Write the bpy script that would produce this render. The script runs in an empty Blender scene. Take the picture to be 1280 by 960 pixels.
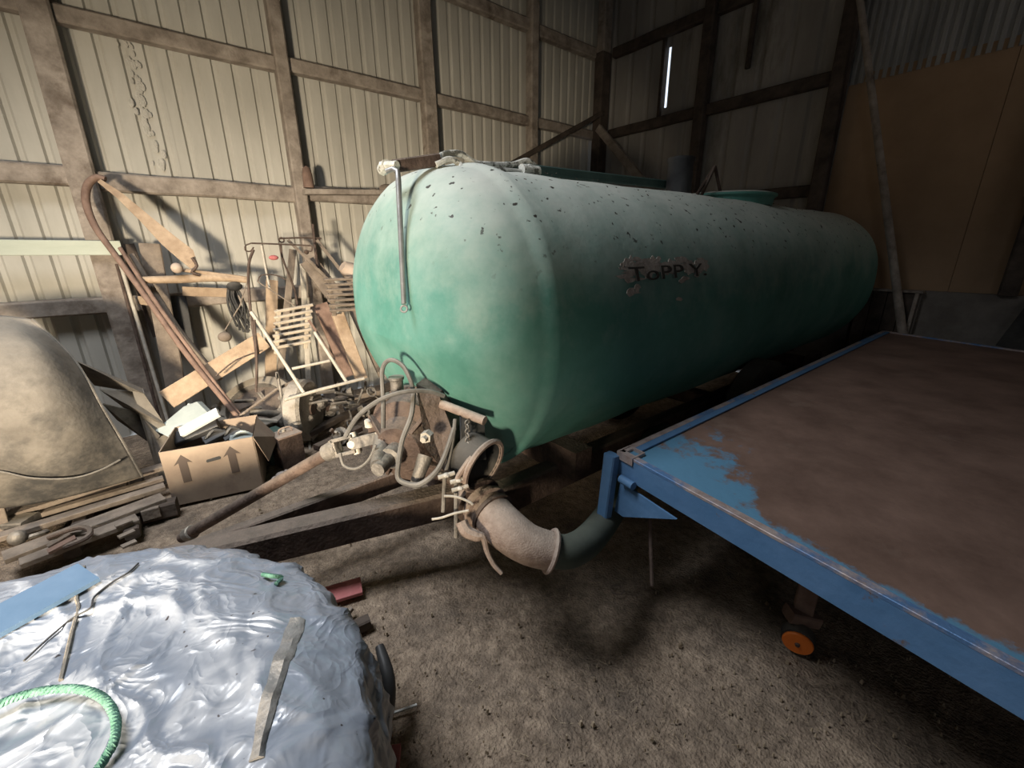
import bpy, math, random
from math import sin, cos, pi, radians, atan2, hypot
from mathutils import Vector, Matrix, noise

random.seed(7)
SC = bpy.context.scene
COL = SC.collection

# ------------------------------------------------------------------ camera
F = 530.0
YAW, PITCH, ROLL, EYE = radians(51.3), radians(17.8), radians(0.4), Vector((0, 0, 1.6))
fw = Vector((cos(YAW) * cos(PITCH), sin(YAW) * cos(PITCH), -sin(PITCH)))
rt = Vector((sin(YAW), -cos(YAW), 0.0))
dn = fw.cross(rt)
rt, dn = cos(ROLL) * rt + sin(ROLL) * dn, -sin(ROLL) * rt + cos(ROLL) * dn
cam_data = bpy.data.cameras.new('camera')
cam = bpy.data.objects.new('camera', cam_data)
COL.objects.link(cam)
SC.camera = cam
cam_data.sensor_width = 36.0
cam_data.lens = F / 1280.0 * 36.0
cam_data.clip_start = 0.05
m = Matrix((rt, -dn, -fw)).transposed().to_4x4()
m.translation = EYE
cam.matrix_world = m

# ------------------------------------------------------------------ world, light, exposure
w = bpy.data.worlds.new('world')
SC.world = w
w.use_nodes = True
bgn = w.node_tree.nodes['Background']
bgn.inputs[0].default_value = (0.75, 0.85, 1.0, 1)
bgn.inputs[1].default_value = 1.6
SC.view_settings.view_transform = 'Standard'
SC.view_settings.look = 'None'
SC.view_settings.gamma = 1.0
SC.view_settings.use_curve_mapping = False
SC.view_settings.exposure = 0.0


def area(name, loc, target, sx, sy, power, color, spread=180):
    l = bpy.data.lights.new(name, 'AREA')
    l.shape = 'RECTANGLE'
    l.size, l.size_y = sx, sy
    l.energy = power
    l.color = color
    l.spread = radians(spread)
    o = bpy.data.objects.new(name, l)
    COL.objects.link(o)
    o.location = loc
    d = Vector(target) - Vector(loc)
    o.rotation_euler = d.to_track_quat('-Z', 'Y').to_euler()
    return o


# warm light from the left, source unseen; daylight through a translucent roof sheet
area('warm_left_light', (-2.0, -0.3, 1.15), (0.7, 4.0, 0.72), 0.40, 0.40, 92, (1.0, 0.84, 0.62), 70)
area('skylight', (-1.2, 2.3, 4.8), (-0.4, 2.0, 0), 1.4, 1.8, 106, (0.93, 0.96, 1.0), 112)
area('right_wall_fill', (3.6, -3.2, 3.6), (5.7, 0.8, 3.1), 1.2, .8, 2.0, (1.0, 0.93, 0.84), 80)  # added unseen fill that brightens the right wall and its panels
area('camera_side_fill', (-2.2, -3.2, 2.3), (2.5, 2.0, 1.2), 1.6, 1.2, 7, (0.90, 0.94, 1.0), 140)  # added weak fill from behind the camera, no real opening there


# ------------------------------------------------------------------ pixel helpers (photo pixel -> point on a world plane)
def ray(px, py):
    return fw + rt * ((px - 640) / F) + dn * ((py - 480) / F)


def on(px, py, ax, v):
    q = ray(px, py)
    return EYE + q * ((v - EYE[ax]) / q[ax])


def PX(px, py, v): return on(px, py, 0, v)
def PY(px, py, v): return on(px, py, 1, v)
def PZ(px, py, v): return on(px, py, 2, v)
def PD(px, py, d): return EYE + ray(px, py) * d


# ------------------------------------------------------------------ materials
MATS = {}


def mat(name, c1, c2=None, rough=0.8, metal=0.0, scale=6.0, detail=6, stretch=(1, 1, 1), bump=0.15, bscale=None,
        dust=None, dust_amt=0.6, contrast=(0.35, 0.65), c3=None, s3=1.5, t3=(0.55, 0.7), spec=0.3):
    if name in MATS:
        return MATS[name]
    M = bpy.data.materials.new(name)
    MATS[name] = M
    M.use_nodes = True
    nt = M.node_tree
    N, L = nt.nodes, nt.links
    bs = N['Principled BSDF']
    bs.inputs['Roughness'].default_value = rough
    bs.inputs['Metallic'].default_value = metal
    bs.inputs['Specular IOR Level'].default_value = spec
    tc = N.new('ShaderNodeTexCoord')
    mp = N.new('ShaderNodeMapping')
    mp.inputs['Scale'].default_value = stretch
    L.new(tc.outputs['Object'], mp.inputs[0])
    nz = N.new('ShaderNodeTexNoise')
    nz.inputs['Scale'].default_value = scale
    nz.inputs['Detail'].default_value = detail
    nz.inputs['Roughness'].default_value = 0.65
    L.new(mp.outputs[0], nz.inputs[0])
    rp = N.new('ShaderNodeValToRGB')
    rp.color_ramp.elements[0].position, rp.color_ramp.elements[1].position = contrast
    rp.color_ramp.elements[0].color = (*c1, 1)
    rp.color_ramp.elements[1].color = (*(c2 or c1), 1)
    L.new(nz.outputs[0], rp.inputs[0])
    col = rp.outputs[0]
    if c3:
        n3 = N.new('ShaderNodeTexNoise')
        n3.inputs['Scale'].default_value = s3
        n3.inputs['Detail'].default_value = 8
        n3.inputs['Roughness'].default_value = 0.7
        L.new(mp.outputs[0], n3.inputs[0])
        r3 = N.new('ShaderNodeMapRange')
        r3.inputs[1].default_value, r3.inputs[2].default_value = t3
        L.new(n3.outputs[0], r3.inputs[0])
        mx = N.new('ShaderNodeMix')
        mx.data_type = 'RGBA'
        L.new(r3.outputs[0], mx.inputs[0])
        L.new(col, mx.inputs[6])
        mx.inputs[7].default_value = (*c3, 1)
        col = mx.outputs[2]
    if dust:
        g = N.new('ShaderNodeNewGeometry')
        sp = N.new('ShaderNodeSeparateXYZ')
        L.new(g.outputs['Normal'], sp.inputs[0])
        n4 = N.new('ShaderNodeTexNoise')
        n4.inputs['Scale'].default_value = 5
        n4.inputs['Detail'].default_value = 9
        n4.inputs['Roughness'].default_value = 0.7
        L.new(tc.outputs['Object'], n4.inputs[0])
        ad = N.new('ShaderNodeMath')
        ad.operation = 'MULTIPLY_ADD'
        L.new(n4.outputs[0], ad.inputs[0])
        ad.inputs[1].default_value = 0.8
        L.new(sp.outputs[2], ad.inputs[2])
        r4 = N.new('ShaderNodeMapRange')
        r4.inputs[1].default_value, r4.inputs[2].default_value = 0.45, 1.5
        r4.inputs[4].default_value = dust_amt
        L.new(ad.outputs[0], r4.inputs[0])
        mx = N.new('ShaderNodeMix')
        mx.data_type = 'RGBA'
        L.new(r4.outputs[0], mx.inputs[0])
        L.new(col, mx.inputs[6])
        mx.inputs[7].default_value = (*dust, 1)
        col = mx.outputs[2]
    L.new(col, bs.inputs['Base Color'])
    if bump:
        nb = N.new('ShaderNodeTexNoise')
        nb.inputs['Scale'].default_value = bscale or scale * 5
        nb.inputs['Detail'].default_value = 6
        L.new(mp.outputs[0], nb.inputs[0])
        b = N.new('ShaderNodeBump')
        b.inputs['Strength'].default_value = bump
        b.inputs['Distance'].default_value = 0.02
        L.new(nb.outputs[0], b.inputs['Height'])
        L.new(b.outputs[0], bs.inputs['Normal'])
    return M


DUST = (0.42, 0.37, 0.30)
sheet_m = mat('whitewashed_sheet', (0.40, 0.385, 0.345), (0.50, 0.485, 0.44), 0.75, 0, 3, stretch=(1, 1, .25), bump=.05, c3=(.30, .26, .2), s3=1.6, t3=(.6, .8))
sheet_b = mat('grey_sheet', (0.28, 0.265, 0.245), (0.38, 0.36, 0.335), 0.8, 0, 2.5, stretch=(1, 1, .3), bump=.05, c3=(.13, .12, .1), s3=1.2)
zinc = mat('zinc_sheet', (0.22, 0.225, 0.22), (0.42, 0.42, 0.41), 0.5, .3, 3, stretch=(1, 1, .2), bump=.05)
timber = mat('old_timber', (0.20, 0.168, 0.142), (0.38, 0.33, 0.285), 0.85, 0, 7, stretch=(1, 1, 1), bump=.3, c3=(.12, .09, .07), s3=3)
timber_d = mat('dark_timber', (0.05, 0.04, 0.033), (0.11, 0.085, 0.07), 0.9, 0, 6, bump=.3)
wood = mat('bare_wood', (0.29, 0.21, 0.145), (0.44, 0.335, 0.24), 0.85, 0, 9, bump=.25, c3=(.22, .16, .115), s3=4)
wood_g = mat('grey_wood', (0.15, 0.122, 0.10), (0.26, 0.215, 0.175), 0.85, 0, 9, bump=.3, c3=(.14, .11, .085), s3=4)
wood_r = mat('red_brown_wood', (0.14, 0.09, 0.07), (0.24, 0.16, 0.125), 0.75, 0, 9, bump=.2)
dirt = mat('dirt_floor', (0.18, 0.135, 0.098), (0.41, 0.318, 0.235), 0.95, 0, 24, 12, bump=1.0, bscale=90, c3=(.10, .08, .065), s3=2.2, t3=(.46, .75))
rust = mat('rusty_iron', (0.055, 0.038, 0.032), (0.13, 0.092, 0.076), 0.75, .3, 12, bump=.4, dust=DUST, dust_amt=.25)
rust_l = mat('dusty_rust', (0.24, 0.175, 0.145), (0.38, 0.295, 0.25), 0.85, .1, 30, bump=.25, dust=DUST, dust_amt=.5)
iron = mat('grey_iron', (0.10, 0.095, 0.09), (0.24, 0.22, 0.20), 0.6, .5, 10, bump=.3, dust=DUST, dust_amt=.6)
iron_l = mat('pale_iron', (0.36, 0.33, 0.28), (0.52, 0.48, 0.42), 0.6, .1, 12, bump=.2)
blackm = mat('black_rubber', (0.012, 0.012, 0.013), (0.03, 0.03, 0.03), 0.7, 0, 8, bump=.2, dust=DUST, dust_amt=.25)
rubber = mat('dusty_rubber', (0.07, 0.065, 0.06), (0.16, 0.145, 0.13), 0.85, 0, 12, bump=.4, dust=DUST, dust_amt=.6)
cable = mat('grey_hose', (0.07, 0.067, 0.063), (0.14, 0.135, 0.13), 0.6, 0, 10, bump=.1, dust=DUST, dust_amt=.35)
steel = mat('rod_steel', (0.22, 0.23, 0.235), (0.35, 0.35, 0.35), 0.45, .6, 10, bump=.1)
blue = mat('blue_paint', (0.07, 0.16, 0.30), (0.10, 0.20, 0.36), 0.55, 0, 5, bump=.15, c3=(.13, .09, .075), s3=7, t3=(.63, .68))
rimm = mat('worn_edge', (0.30, 0.23, 0.21), (0.45, 0.38, 0.36), 0.5, .3, 20, bump=.2, c3=(.10, .2, .38), s3=3, t3=(.5, .6))
card = mat('cardboard', (0.24, 0.185, 0.145), (0.31, 0.245, 0.19), 0.85, 0, 5, bump=.05, c3=(.2, .15, .12), s3=3)
cardp = mat('cardboard_print', (0.09, 0.07, 0.06), None, .85, bump=0)
fendm = mat('mudguard_paint', (0.12, 0.107, 0.092), (0.18, 0.163, 0.142), 0.75, 0, 7, bump=.15, c3=(.05, .048, .046), s3=2.2, t3=(.46, .62), dust=DUST, dust_amt=.45)
panelm = mat('hardboard', (0.31, 0.205, 0.125), (0.37, 0.25, 0.155), 0.8, 0, 2.2, bump=.05)
concm = mat('concrete_base', (0.14, 0.125, 0.11), (0.20, 0.18, 0.16), 0.95, 0, 5, bump=.3)
orange = mat('orange_plastic', (0.75, 0.17, 0.025), (0.85, 0.23, 0.04), 0.5, 0, 6, bump=.05)
redp = mat('faded_red_paint', (0.36, 0.10, 0.10), (0.46, 0.17, 0.17), 0.8, 0, 8, bump=.2)
whitep = mat('white_plastic', (0.62, 0.64, 0.62), (0.74, 0.75, 0.73), 0.5, 0, 6, bump=.05)
greyp = mat('grey_plastic', (0.33, 0.37, 0.36), (0.42, 0.46, 0.44), 0.5, 0, 6, bump=.05)
darkp = mat('dark_plastic', (0.03, 0.03, 0.032), (0.06, 0.06, 0.06), 0.5, 0, 6, bump=.05)
greenp = mat('dark_green_paint', (0.05, 0.09, 0.08), (0.08, 0.13, 0.115), 0.7, 0, 6, bump=.1)
hosew = mat('white_hose', (0.45, 0.45, 0.40), (0.70, 0.69, 0.63), 0.6, 0, 20, bump=.3, c3=(.12, .12, .1), s3=14, t3=(.5, .56))
hoseg = mat('dark_green_hose', (0.035, 0.05, 0.042), (0.06, 0.08, 0.066), 0.6, 0, 8, bump=.1, dust=DUST, dust_amt=.15)
ropeg = mat('green_rope', (0.05, 0.14, 0.105), (0.13, 0.26, 0.205), 0.8, 0, 30, bump=.3)
bluebd = mat('pale_blue_board', (0.075, 0.135, 0.225), (0.10, 0.165, 0.265), 0.5, 0, 4, bump=.04)
palewood = mat('pale_wood', (.36, .31, .25), (.50, .44, .36), .8, 0, 9, bump=.2)
palegreen = mat('pale_green_board', (0.44, 0.48, 0.41), (0.53, 0.57, 0.49), 0.8, 0, 5, bump=.1, stretch=(.3, 1, 1))
straw = mat('straw_debris', (0.2, 0.15, 0.1), (0.42, 0.34, 0.24), 0.9, 0, 9, bump=0)
pinkm = mat('pale_ball', (0.40, 0.32, 0.26), (0.50, 0.41, 0.34), 0.7, 0, 6, bump=.05)
tapem = mat('dirty_tape', (0.20, 0.19, 0.18), (0.32, 0.31, 0.30), 0.35, 0, 9, bump=.3)


def tank_material():
    M = mat('tank_green', (0.068, 0.205, 0.168), (0.105, 0.275, 0.232), 0.6, 0, 2.6, 8, bump=.22, bscale=9,
            c3=(.17, .31, .275), s3=2.3, t3=(.46, .75), dust=(0.60, 0.61, 0.55), dust_amt=1.0, spec=.3)
    nt = M.node_tree
    N, L = nt.nodes, nt.links
    bs = N['Principled BSDF']
    old = bs.inputs['Base Color'].links[0].from_socket
    tc = N.new('ShaderNodeTexCoord')
    mp = N.new('ShaderNodeMapping')
    mp.inputs['Scale'].default_value = (1, 1, 1)
    L.new(tc.outputs['Object'], mp.inputs[0])
    n1 = N.new('ShaderNodeTexNoise')          # droppings and dark specks that lie on the upper side
    n1.inputs['Scale'].default_value = 26
    n1.inputs['Detail'].default_value = 3
    L.new(mp.outputs[0], n1.inputs[0])
    r1 = N.new('ShaderNodeMapRange')
    r1.inputs[1].default_value, r1.inputs[2].default_value = .655, .69
    L.new(n1.outputs[0], r1.inputs[0])
    g = N.new('ShaderNodeNewGeometry')
    sp = N.new('ShaderNodeSeparateXYZ')
    L.new(g.outputs['Normal'], sp.inputs[0])
    r2 = N.new('ShaderNodeMapRange')
    r2.inputs[1].default_value, r2.inputs[2].default_value = .2, .55
    L.new(sp.outputs[2], r2.inputs[0])
    mu = N.new('ShaderNodeMath')
    mu.operation = 'MULTIPLY'
    L.new(r1.outputs[0], mu.inputs[0])
    L.new(r2.outputs[0], mu.inputs[1])
    mx = N.new('ShaderNodeMix')
    mx.data_type = 'RGBA'
    L.new(mu.outputs[0], mx.inputs[0])
    L.new(old, mx.inputs[6])
    mx.inputs[7].default_value = (.045, .04, .035, 1)
    L.new(mx.outputs[2], bs.inputs['Base Color'])
    return M


tank_m = tank_material()


def deck_material(corner, edge_dir):
    """brown rusty sheet, blue paint surviving near the front corner and along the front edge"""
    M = mat('deck_sheet', (0.125, 0.078, 0.06), (0.21, 0.135, 0.105), 0.55, .1, 3.2, 10, bump=.12, bscale=30,
            c3=(.26, .19, .15), s3=2.3, t3=(.58, .85))
    nt = M.node_tree
    N, L = nt.nodes, nt.links
    bs = N['Principled BSDF']
    old = bs.inputs['Base Color'].links[0].from_socket
    tc = N.new('ShaderNodeTexCoord')
    sp = N.new('ShaderNodeSeparateXYZ')
    L.new(tc.outputs['Object'], sp.inputs[0])

    def math_(op, a, b):
        n = N.new('ShaderNodeMath')
        n.operation = op
        for i, v in enumerate((a, b)):
            if isinstance(v, (int, float)):
                n.inputs[i].default_value = v
            else:
                L.new(v, n.inputs[i])
        return n.outputs[0]
    # distance from front edge (object x, skewed) and from the side edge (object y, 0 at corner, negative inwards)
    fx = math_('ADD', sp.outputs[0], math_('MULTIPLY', sp.outputs[1], -0.142))
    yy = math_('MULTIPLY', sp.outputs[1], -1.0)
    nz = N.new('ShaderNodeTexNoise')
    nz.inputs['Scale'].default_value = 7
    nz.inputs['Detail'].default_value = 10
    nz.inputs['Roughness'].default_value = .72
    L.new(tc.outputs['Object'], nz.inputs[0])
    # wedge of paint by the corner: allowed depth shrinks along the edge
    lim = math_('MAXIMUM', math_('MINIMUM', math_('SUBTRACT', 1.0, math_('MULTIPLY', yy, 1.7)), .46), .075)
    v = math_('DIVIDE', fx, lim)
    v = math_('ADD', v, math_('MULTIPLY', math_('SUBTRACT', nz.outputs[0], .5), 3.4))
    r = N.new('ShaderNodeMapRange')
    r.inputs[1].default_value, r.inputs[2].default_value = .95, .55
    L.new(v, r.inputs[0])
    mx = N.new('ShaderNodeMix')
    mx.data_type = 'RGBA'
    L.new(r.outputs[0], mx.inputs[0])
    L.new(old, mx.inputs[6])
    mx.inputs[7].default_value = (.10, .235, .36, 1)
    L.new(mx.outputs[2], bs.inputs['Base Color'])
    return M


def bale_material():
    M = mat('white_film', (0.235, 0.262, 0.315), (0.30, 0.33, 0.39), 0.28, 0, 2.5, 6, bump=.35, bscale=14,
            c3=(.30, .29, .28), s3=2.2, t3=(.55, .8), spec=.7)
    nt = M.node_tree
    N, L = nt.nodes, nt.links
    bs = N['Principled BSDF']
    old = bs.inputs['Base Color'].links[0].from_socket
    tc = N.new('ShaderNodeTexCoord')
    # sharp crinkles of the film: ridges of a distorted noise
    hs = None
    for sc_, di_, am_ in ((3.2, .8, 1.0), (6.5, 2.0, .8), (15, 1.2, .18)):
        nn_ = N.new('ShaderNodeTexNoise')
        nn_.inputs['Scale'].default_value = sc_
        nn_.inputs['Detail'].default_value = 1.5
        nn_.inputs['Distortion'].default_value = di_
        L.new(tc.outputs['Object'], nn_.inputs[0])
        m1 = N.new('ShaderNodeMath'); m1.operation = 'SUBTRACT'
        L.new(nn_.outputs[0], m1.inputs[0]); m1.inputs[1].default_value = .5
        m2 = N.new('ShaderNodeMath'); m2.operation = 'ABSOLUTE'
        L.new(m1.outputs[0], m2.inputs[0])
        m3 = N.new('ShaderNodeMath'); m3.operation = 'MULTIPLY'
        L.new(m2.outputs[0], m3.inputs[0]); m3.inputs[1].default_value = -am_
        if hs is None:
            hs = m3.outputs[0]
        else:
            m4 = N.new('ShaderNodeMath'); m4.operation = 'ADD'
            L.new(hs, m4.inputs[0]); L.new(m3.outputs[0], m4.inputs[1])
            hs = m4.outputs[0]
    cb_ = N.new('ShaderNodeBump')
    cb_.inputs['Strength'].default_value = .5
    cb_.inputs['Distance'].default_value = .045
    L.new(hs, cb_.inputs['Height'])
    L.new(cb_.outputs[0], bs.inputs['Normal'])
    n1 = N.new('ShaderNodeTexNoise')
    n1.inputs['Scale'].default_value = 38
    n1.inputs['Detail'].default_value = 2
    L.new(tc.outputs['Object'], n1.inputs[0])
    r1 = N.new('ShaderNodeMapRange')
    r1.inputs[1].default_value, r1.inputs[2].default_value = .73, .76
    L.new(n1.outputs[0], r1.inputs[0])
    mx = N.new('ShaderNodeMix')
    mx.data_type = 'RGBA'
    L.new(r1.outputs[0], mx.inputs[0])
    L.new(old, mx.inputs[6])
    mx.inputs[7].default_value = (.05, .045, .05, 1)
    L.new(mx.outputs[2], bs.inputs['Base Color'])
    return M


# ------------------------------------------------------------------ mesh helpers
class G:
    """a bag of faces, later linked as ONE mesh object"""

    def __init__(s):
        s.v, s.f = [], []

    def add(s, v, f):
        n = len(s.v)
        s.v += [Vector(p) for p in v]
        s.f += [tuple(i + n for i in q) for q in f]
        return s

    def box(s, lo, hi):
        x0, y0, z0 = lo
        x1, y1, z1 = hi
        return s.add([(x0, y0, z0), (x1, y0, z0), (x1, y1, z0), (x0, y1, z0), (x0, y0, z1), (x1, y0, z1), (x1, y1, z1), (x0, y1, z1)],
                     [(0, 3, 2, 1), (4, 5, 6, 7), (0, 1, 5, 4), (1, 2, 6, 5), (2, 3, 7, 6), (3, 0, 4, 7)])

    def bar(s, a, b, wd, th, nrm=(0, 0, 1), w2=None, bev=0.0, seg=1, wob=0.0):
        """plank from a to b: wd across, th along nrm, chamfered a little"""
        a, b, nrm = Vector(a), Vector(b), Vector(nrm)
        d = (b - a).normalized()
        sx = d.cross(nrm).normalized()
        n = sx.cross(d).normalized()
        w2 = w2 if w2 is not None else wd
        c = bev or min(wd, th) * .12
        rings = []
        for i in range(seg + 1):
            t = i / seg
            W = (wd + (w2 - wd) * t) / 2
            T = th / 2
            p = a.lerp(b, t)
            if wob and 0 < i < seg:
                p = p + sx * random.uniform(-wob, wob) + n * random.uniform(-wob, wob)
            rings.append([p + sx * x + n * y for x, y in ((-W, -T + c), (-W + c, -T), (W - c, -T), (W, -T + c), (W, T - c), (W - c, T), (-W + c, T), (-W, T - c))])
        return s.rings(rings)

    def rings(s, rings, cap=True, close=False):
        k = len(rings[0])
        v = [p for r in rings for p in r]
        f = []
        n = len(rings)
        for i in range(n - (0 if close else 1)):
            for j in range(k):
                a = i * k + j
                b = i * k + (j + 1) % k
                c = ((i + 1) % n) * k + (j + 1) % k
                d = ((i + 1) % n) * k + j
                f.append((a, b, c, d))
        if cap and not close:
            f.append(tuple(reversed(range(k))))
            f.append(tuple(range((n - 1) * k, n * k)))
        return s.add(v, f)

    def tube(s, pts, r, k=8, smooth=1, cap=True):
        pts = [Vector(p) for p in pts]
        rs = list(r) if hasattr(r, '__len__') else [r] * len(pts)
        if smooth > 1 and len(pts) > 2:
            np_, nr = [], []
            for i in range(len(pts) - 1):
                p0, p1, p2, p3 = pts[max(i - 1, 0)], pts[i], pts[i + 1], pts[min(i + 2, len(pts) - 1)]
                for q in range(smooth):
                    t = q / smooth
                    np_.append(.5 * ((2 * p1) + (p2 - p0) * t + (2 * p0 - 5 * p1 + 4 * p2 - p3) * t * t + (3 * p1 - p0 - 3 * p2 + p3) * t ** 3))
                    nr.append(rs[i] + (rs[i + 1] - rs[i]) * t)
            np_.append(pts[-1])
            nr.append(rs[-1])
            pts, rs = np_, nr
        rings = []
        d0 = (pts[1] - pts[0]).normalized()
        u = d0.orthogonal().normalized()
        for i, p in enumerate(pts):
            if i == 0:
                d = d0
            elif i == len(pts) - 1:
                d = (pts[i] - pts[i - 1]).normalized()
            else:
                d = ((pts[i + 1] - pts[i]).normalized() + (pts[i] - pts[i - 1]).normalized())
                d = d.normalized() if d.length > 1e-6 else d0
            u = (u - d * u.dot(d))
            u = u.normalized() if u.length > 1e-6 else d.orthogonal().normalized()
            v = d.cross(u)
            rings.append([p + (u * cos(2 * pi * j / k) + v * sin(2 * pi * j / k)) * rs[i] for j in range(k)])
        return s.rings(rings, cap)

    def lathe(s, c, axis, prof, k=24, cap=True):
        """prof: list of (distance along axis, radius)"""
        c, ax = Vector(c), Vector(axis).normalized()
        u = ax.orthogonal().normalized()
        v = ax.cross(u)
        return s.rings([[c + ax * h + (u * cos(2 * pi * j / k) + v * sin(2 * pi * j / k)) * max(r, 1e-4) for j in range(k)] for h, r in prof], cap)

    def ring(s, c, axis, R, r, k=24, kk=6, a0=0, a1=2 * pi, ref=None):
        c, ax = Vector(c), Vector(axis).normalized()
        u = (Vector(ref) if ref else ax.orthogonal())
        u = (u - ax * u.dot(ax)).normalized()
        v = ax.cross(u)
        full = abs(a1 - a0 - 2 * pi) < 1e-6
        n = k if full else k + 1
        rings = []
        for i in range(n):
            t = a0 + (a1 - a0) * i / k
            e = u * cos(t) + v * sin(t)
            rings.append([c + e * (R + r * cos(2 * pi * j / kk)) + ax * (r * sin(2 * pi * j / kk)) for j in range(kk)])
        return s.rings(rings, not full, full)

    def ball(s, c, r, k=12, sc=(1, 1, 1)):
        c = Vector(c)
        rings = []
        for i in range(1, k // 2 + 2):
            t = pi * (i - .5) / (k // 2 + 1)
            rings.append([c + Vector((cos(2 * pi * j / k) * sin(t) * sc[0], sin(2 * pi * j / k) * sin(t) * sc[1], cos(t) * sc[2])) * r for j in range(k)])
        return s.rings(rings)

    def prism(s, poly, nrm, th):
        """polygon (points) extruded along nrm by th"""
        n = Vector(nrm).normalized() * th
        poly = [Vector(p) for p in poly]
        k = len(poly)
        return s.add(poly + [p + n for p in poly], [tuple(reversed(range(k))), tuple(range(k, 2 * k))] + [(j, (j + 1) % k, k + (j + 1) % k, k + j) for j in range(k)])


def link(name, g, m_, root=None, smooth=False, kind=None, origin=None, label=None):
    """one mesh object; children keep world placement, things get their origin at their base"""
    if root is not None:
        o0 = wloc(root)
    elif origin is not None:
        o0 = Vector(origin)
    else:
        xs, ys, zs = zip(*[tuple(p) for p in g.v])
        o0 = Vector(((min(xs) + max(xs)) / 2, (min(ys) + max(ys)) / 2, min(zs)))
    me = bpy.data.meshes.new(name)
    me.from_pydata([p - o0 for p in g.v], [], g.f)
    me.materials.append(m_)
    me.validate()
    if smooth:
        me.polygons.foreach_set('use_smooth', [True] * len(me.polygons))
        try:
            me.set_sharp_from_angle(angle=radians(smooth if smooth is not True else 40))
        except Exception:
            pass
    import bmesh
    bm = bmesh.new()
    bm.from_mesh(me)
    bmesh.ops.recalc_face_normals(bm, faces=bm.faces)
    bm.to_mesh(me)
    bm.free()
    o = bpy.data.objects.new(name, me)
    COL.objects.link(o)
    if root is not None:
        o.parent = root
    else:
        o.location = o0
        WL[o.name] = o0
    if kind:
        o['kind'] = kind
    if label:
        o['label'] = label
    return o


WL = {}


def wloc(o):
    while o.parent is not None:
        o = o.parent
    return WL[o.name]


def thing(name, loc, label, cat, group=None, kind=None):
    o = bpy.data.objects.new(name, None)
    COL.objects.link(o)
    o.empty_display_size = .1
    o.location = loc
    WL[o.name] = Vector(loc)
    if kind:
        o['kind'] = kind
    else:
        o['label'] = label
        o['category'] = cat
    if group:
        o['group'] = group
    return o


def tag(o, label, cat, group=None, kind=None):
    o['label'] = label
    o['category'] = cat
    if group:
        o['group'] = group
    if kind:
        o['kind'] = kind
    return o


# ================================================================== SETTING
YA, XB = 5.0, 5.77
ROOF = 5.3

# ---- floor
g = G()
nx, ny = 150, 130
X0, X1, Y0, Y1 = -6.0, XB, -3.6, YA
for j in range(ny + 1):
    for i in range(nx + 1):
        x = X0 + (X1 - X0) * i / nx
        y = Y0 + (Y1 - Y0) * j / ny
        z = -.02 + .022 * noise.noise((x * 1.3, y * 1.3, 3)) + .012 * noise.noise((x * 5, y * 5, 1))
        g.v.append(Vector((x, y, min(z, 0))))
for j in range(ny):
    for i in range(nx):
        a = j * (nx + 1) + i
        g.f.append((a, a + 1, a + nx + 2, a + nx + 1))
link('floor', g, dirt, smooth=180, kind='structure', origin=(0, 0, 0))

# trodden debris: clods and straw
g = G()
for i in range(1500):
    px = random.uniform(240, 1240)
    py = random.uniform(560, 955)
    p = PZ(px, py, 0)
    if p.x > 2.6 or p.y > 3.3 or hypot(p.x + .69, p.y - 1.10) < 1.0:
        continue
    s_ = random.uniform(.002, .005) * (2.2 if random.random() < .06 else 1)
    a = random.uniform(0, pi)
    if random.random() < .5:
        d = Vector((cos(a), sin(a), 0))
        g.bar(p + Vector((0, 0, .002)), p + d * random.uniform(.008, .03) + Vector((0, 0, .002)), .0018, .0018)
    else:
        q = [p + Vector((cos(a + t) * s_ * random.uniform(.7, 1.3), sin(a + t) * s_, -.008)) for t in (0, 1.57, 3.14, 4.71)]
        t_ = [(v - p) * .5 + p + Vector((0, 0, .008 + s_ * .5)) for v in q]
        g.add(q + t_, [(4, 5, 6, 7), (0, 1, 5, 4), (1, 2, 6, 5), (2, 3, 7, 6), (3, 0, 4, 7)])
tag(link('floor_debris', g, straw, kind='stuff', origin=(0, 0, 0)), 'loose clods and straw trodden into the dirt floor', 'debris')

# ---- left wall: box-profile sheets, girts, studs
wl = thing('wall_left', (0, YA, 0), None, None, kind='structure')


def profile_sheet(x0, x1, z0, z1, y, pitch, depth, ax=0, sgn=1, nseg=1, flat=.62):
    """box-profile sheet: along x (ax 0) at y, or along y (ax 1) at x=y"""
    g = G()
    pts = []
    x = math.floor(x0 / pitch) * pitch
    while x < x1 + pitch:
        for u, dd in ((0, 0), (flat * pitch, 0), ((flat + .10) * pitch, depth), (.90 * pitch, depth)):
            pts.append((x + u, dd))
        x += pitch
    def dep_at(u):
        for (a, da), (b, db) in zip(pts[:-1], pts[1:]):
            if a <= u <= b:
                return da + (db - da) * (u - a) / max(b - a, 1e-6)
        return 0
    pts = [(x0, dep_at(x0))] + [p for p in pts if x0 < p[0] < x1] + [(x1, dep_at(x1))]
    k = len(pts)
    for j in range(nseg + 1):
        z = z0 + (z1 - z0) * j / nseg
        for u, dd in pts:
            w_ = .006 * noise.noise((u * 1.5, z * 1.2, y))
            g.v.append(Vector((u, y + sgn * (dd + w_), z)) if ax == 0 else Vector((y + sgn * (dd + w_), u, z)))
    for j in range(nseg):
        for i in range(k - 1):
            a = j * k + i
            g.f.append((a, a + 1, a + k + 1, a + k))
    return g


x = -6.0
while x < XB:
    x1 = min(x + .90, XB)
    gg = profile_sheet(x, x1 + .02, -.06, ROOF, YA + .004 * ((round(x * 10)) % 2), .150, .022, 0, 1, 6)
    link('corrugated_sheet', gg, sheet_m, wl)
    x += .90

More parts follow.
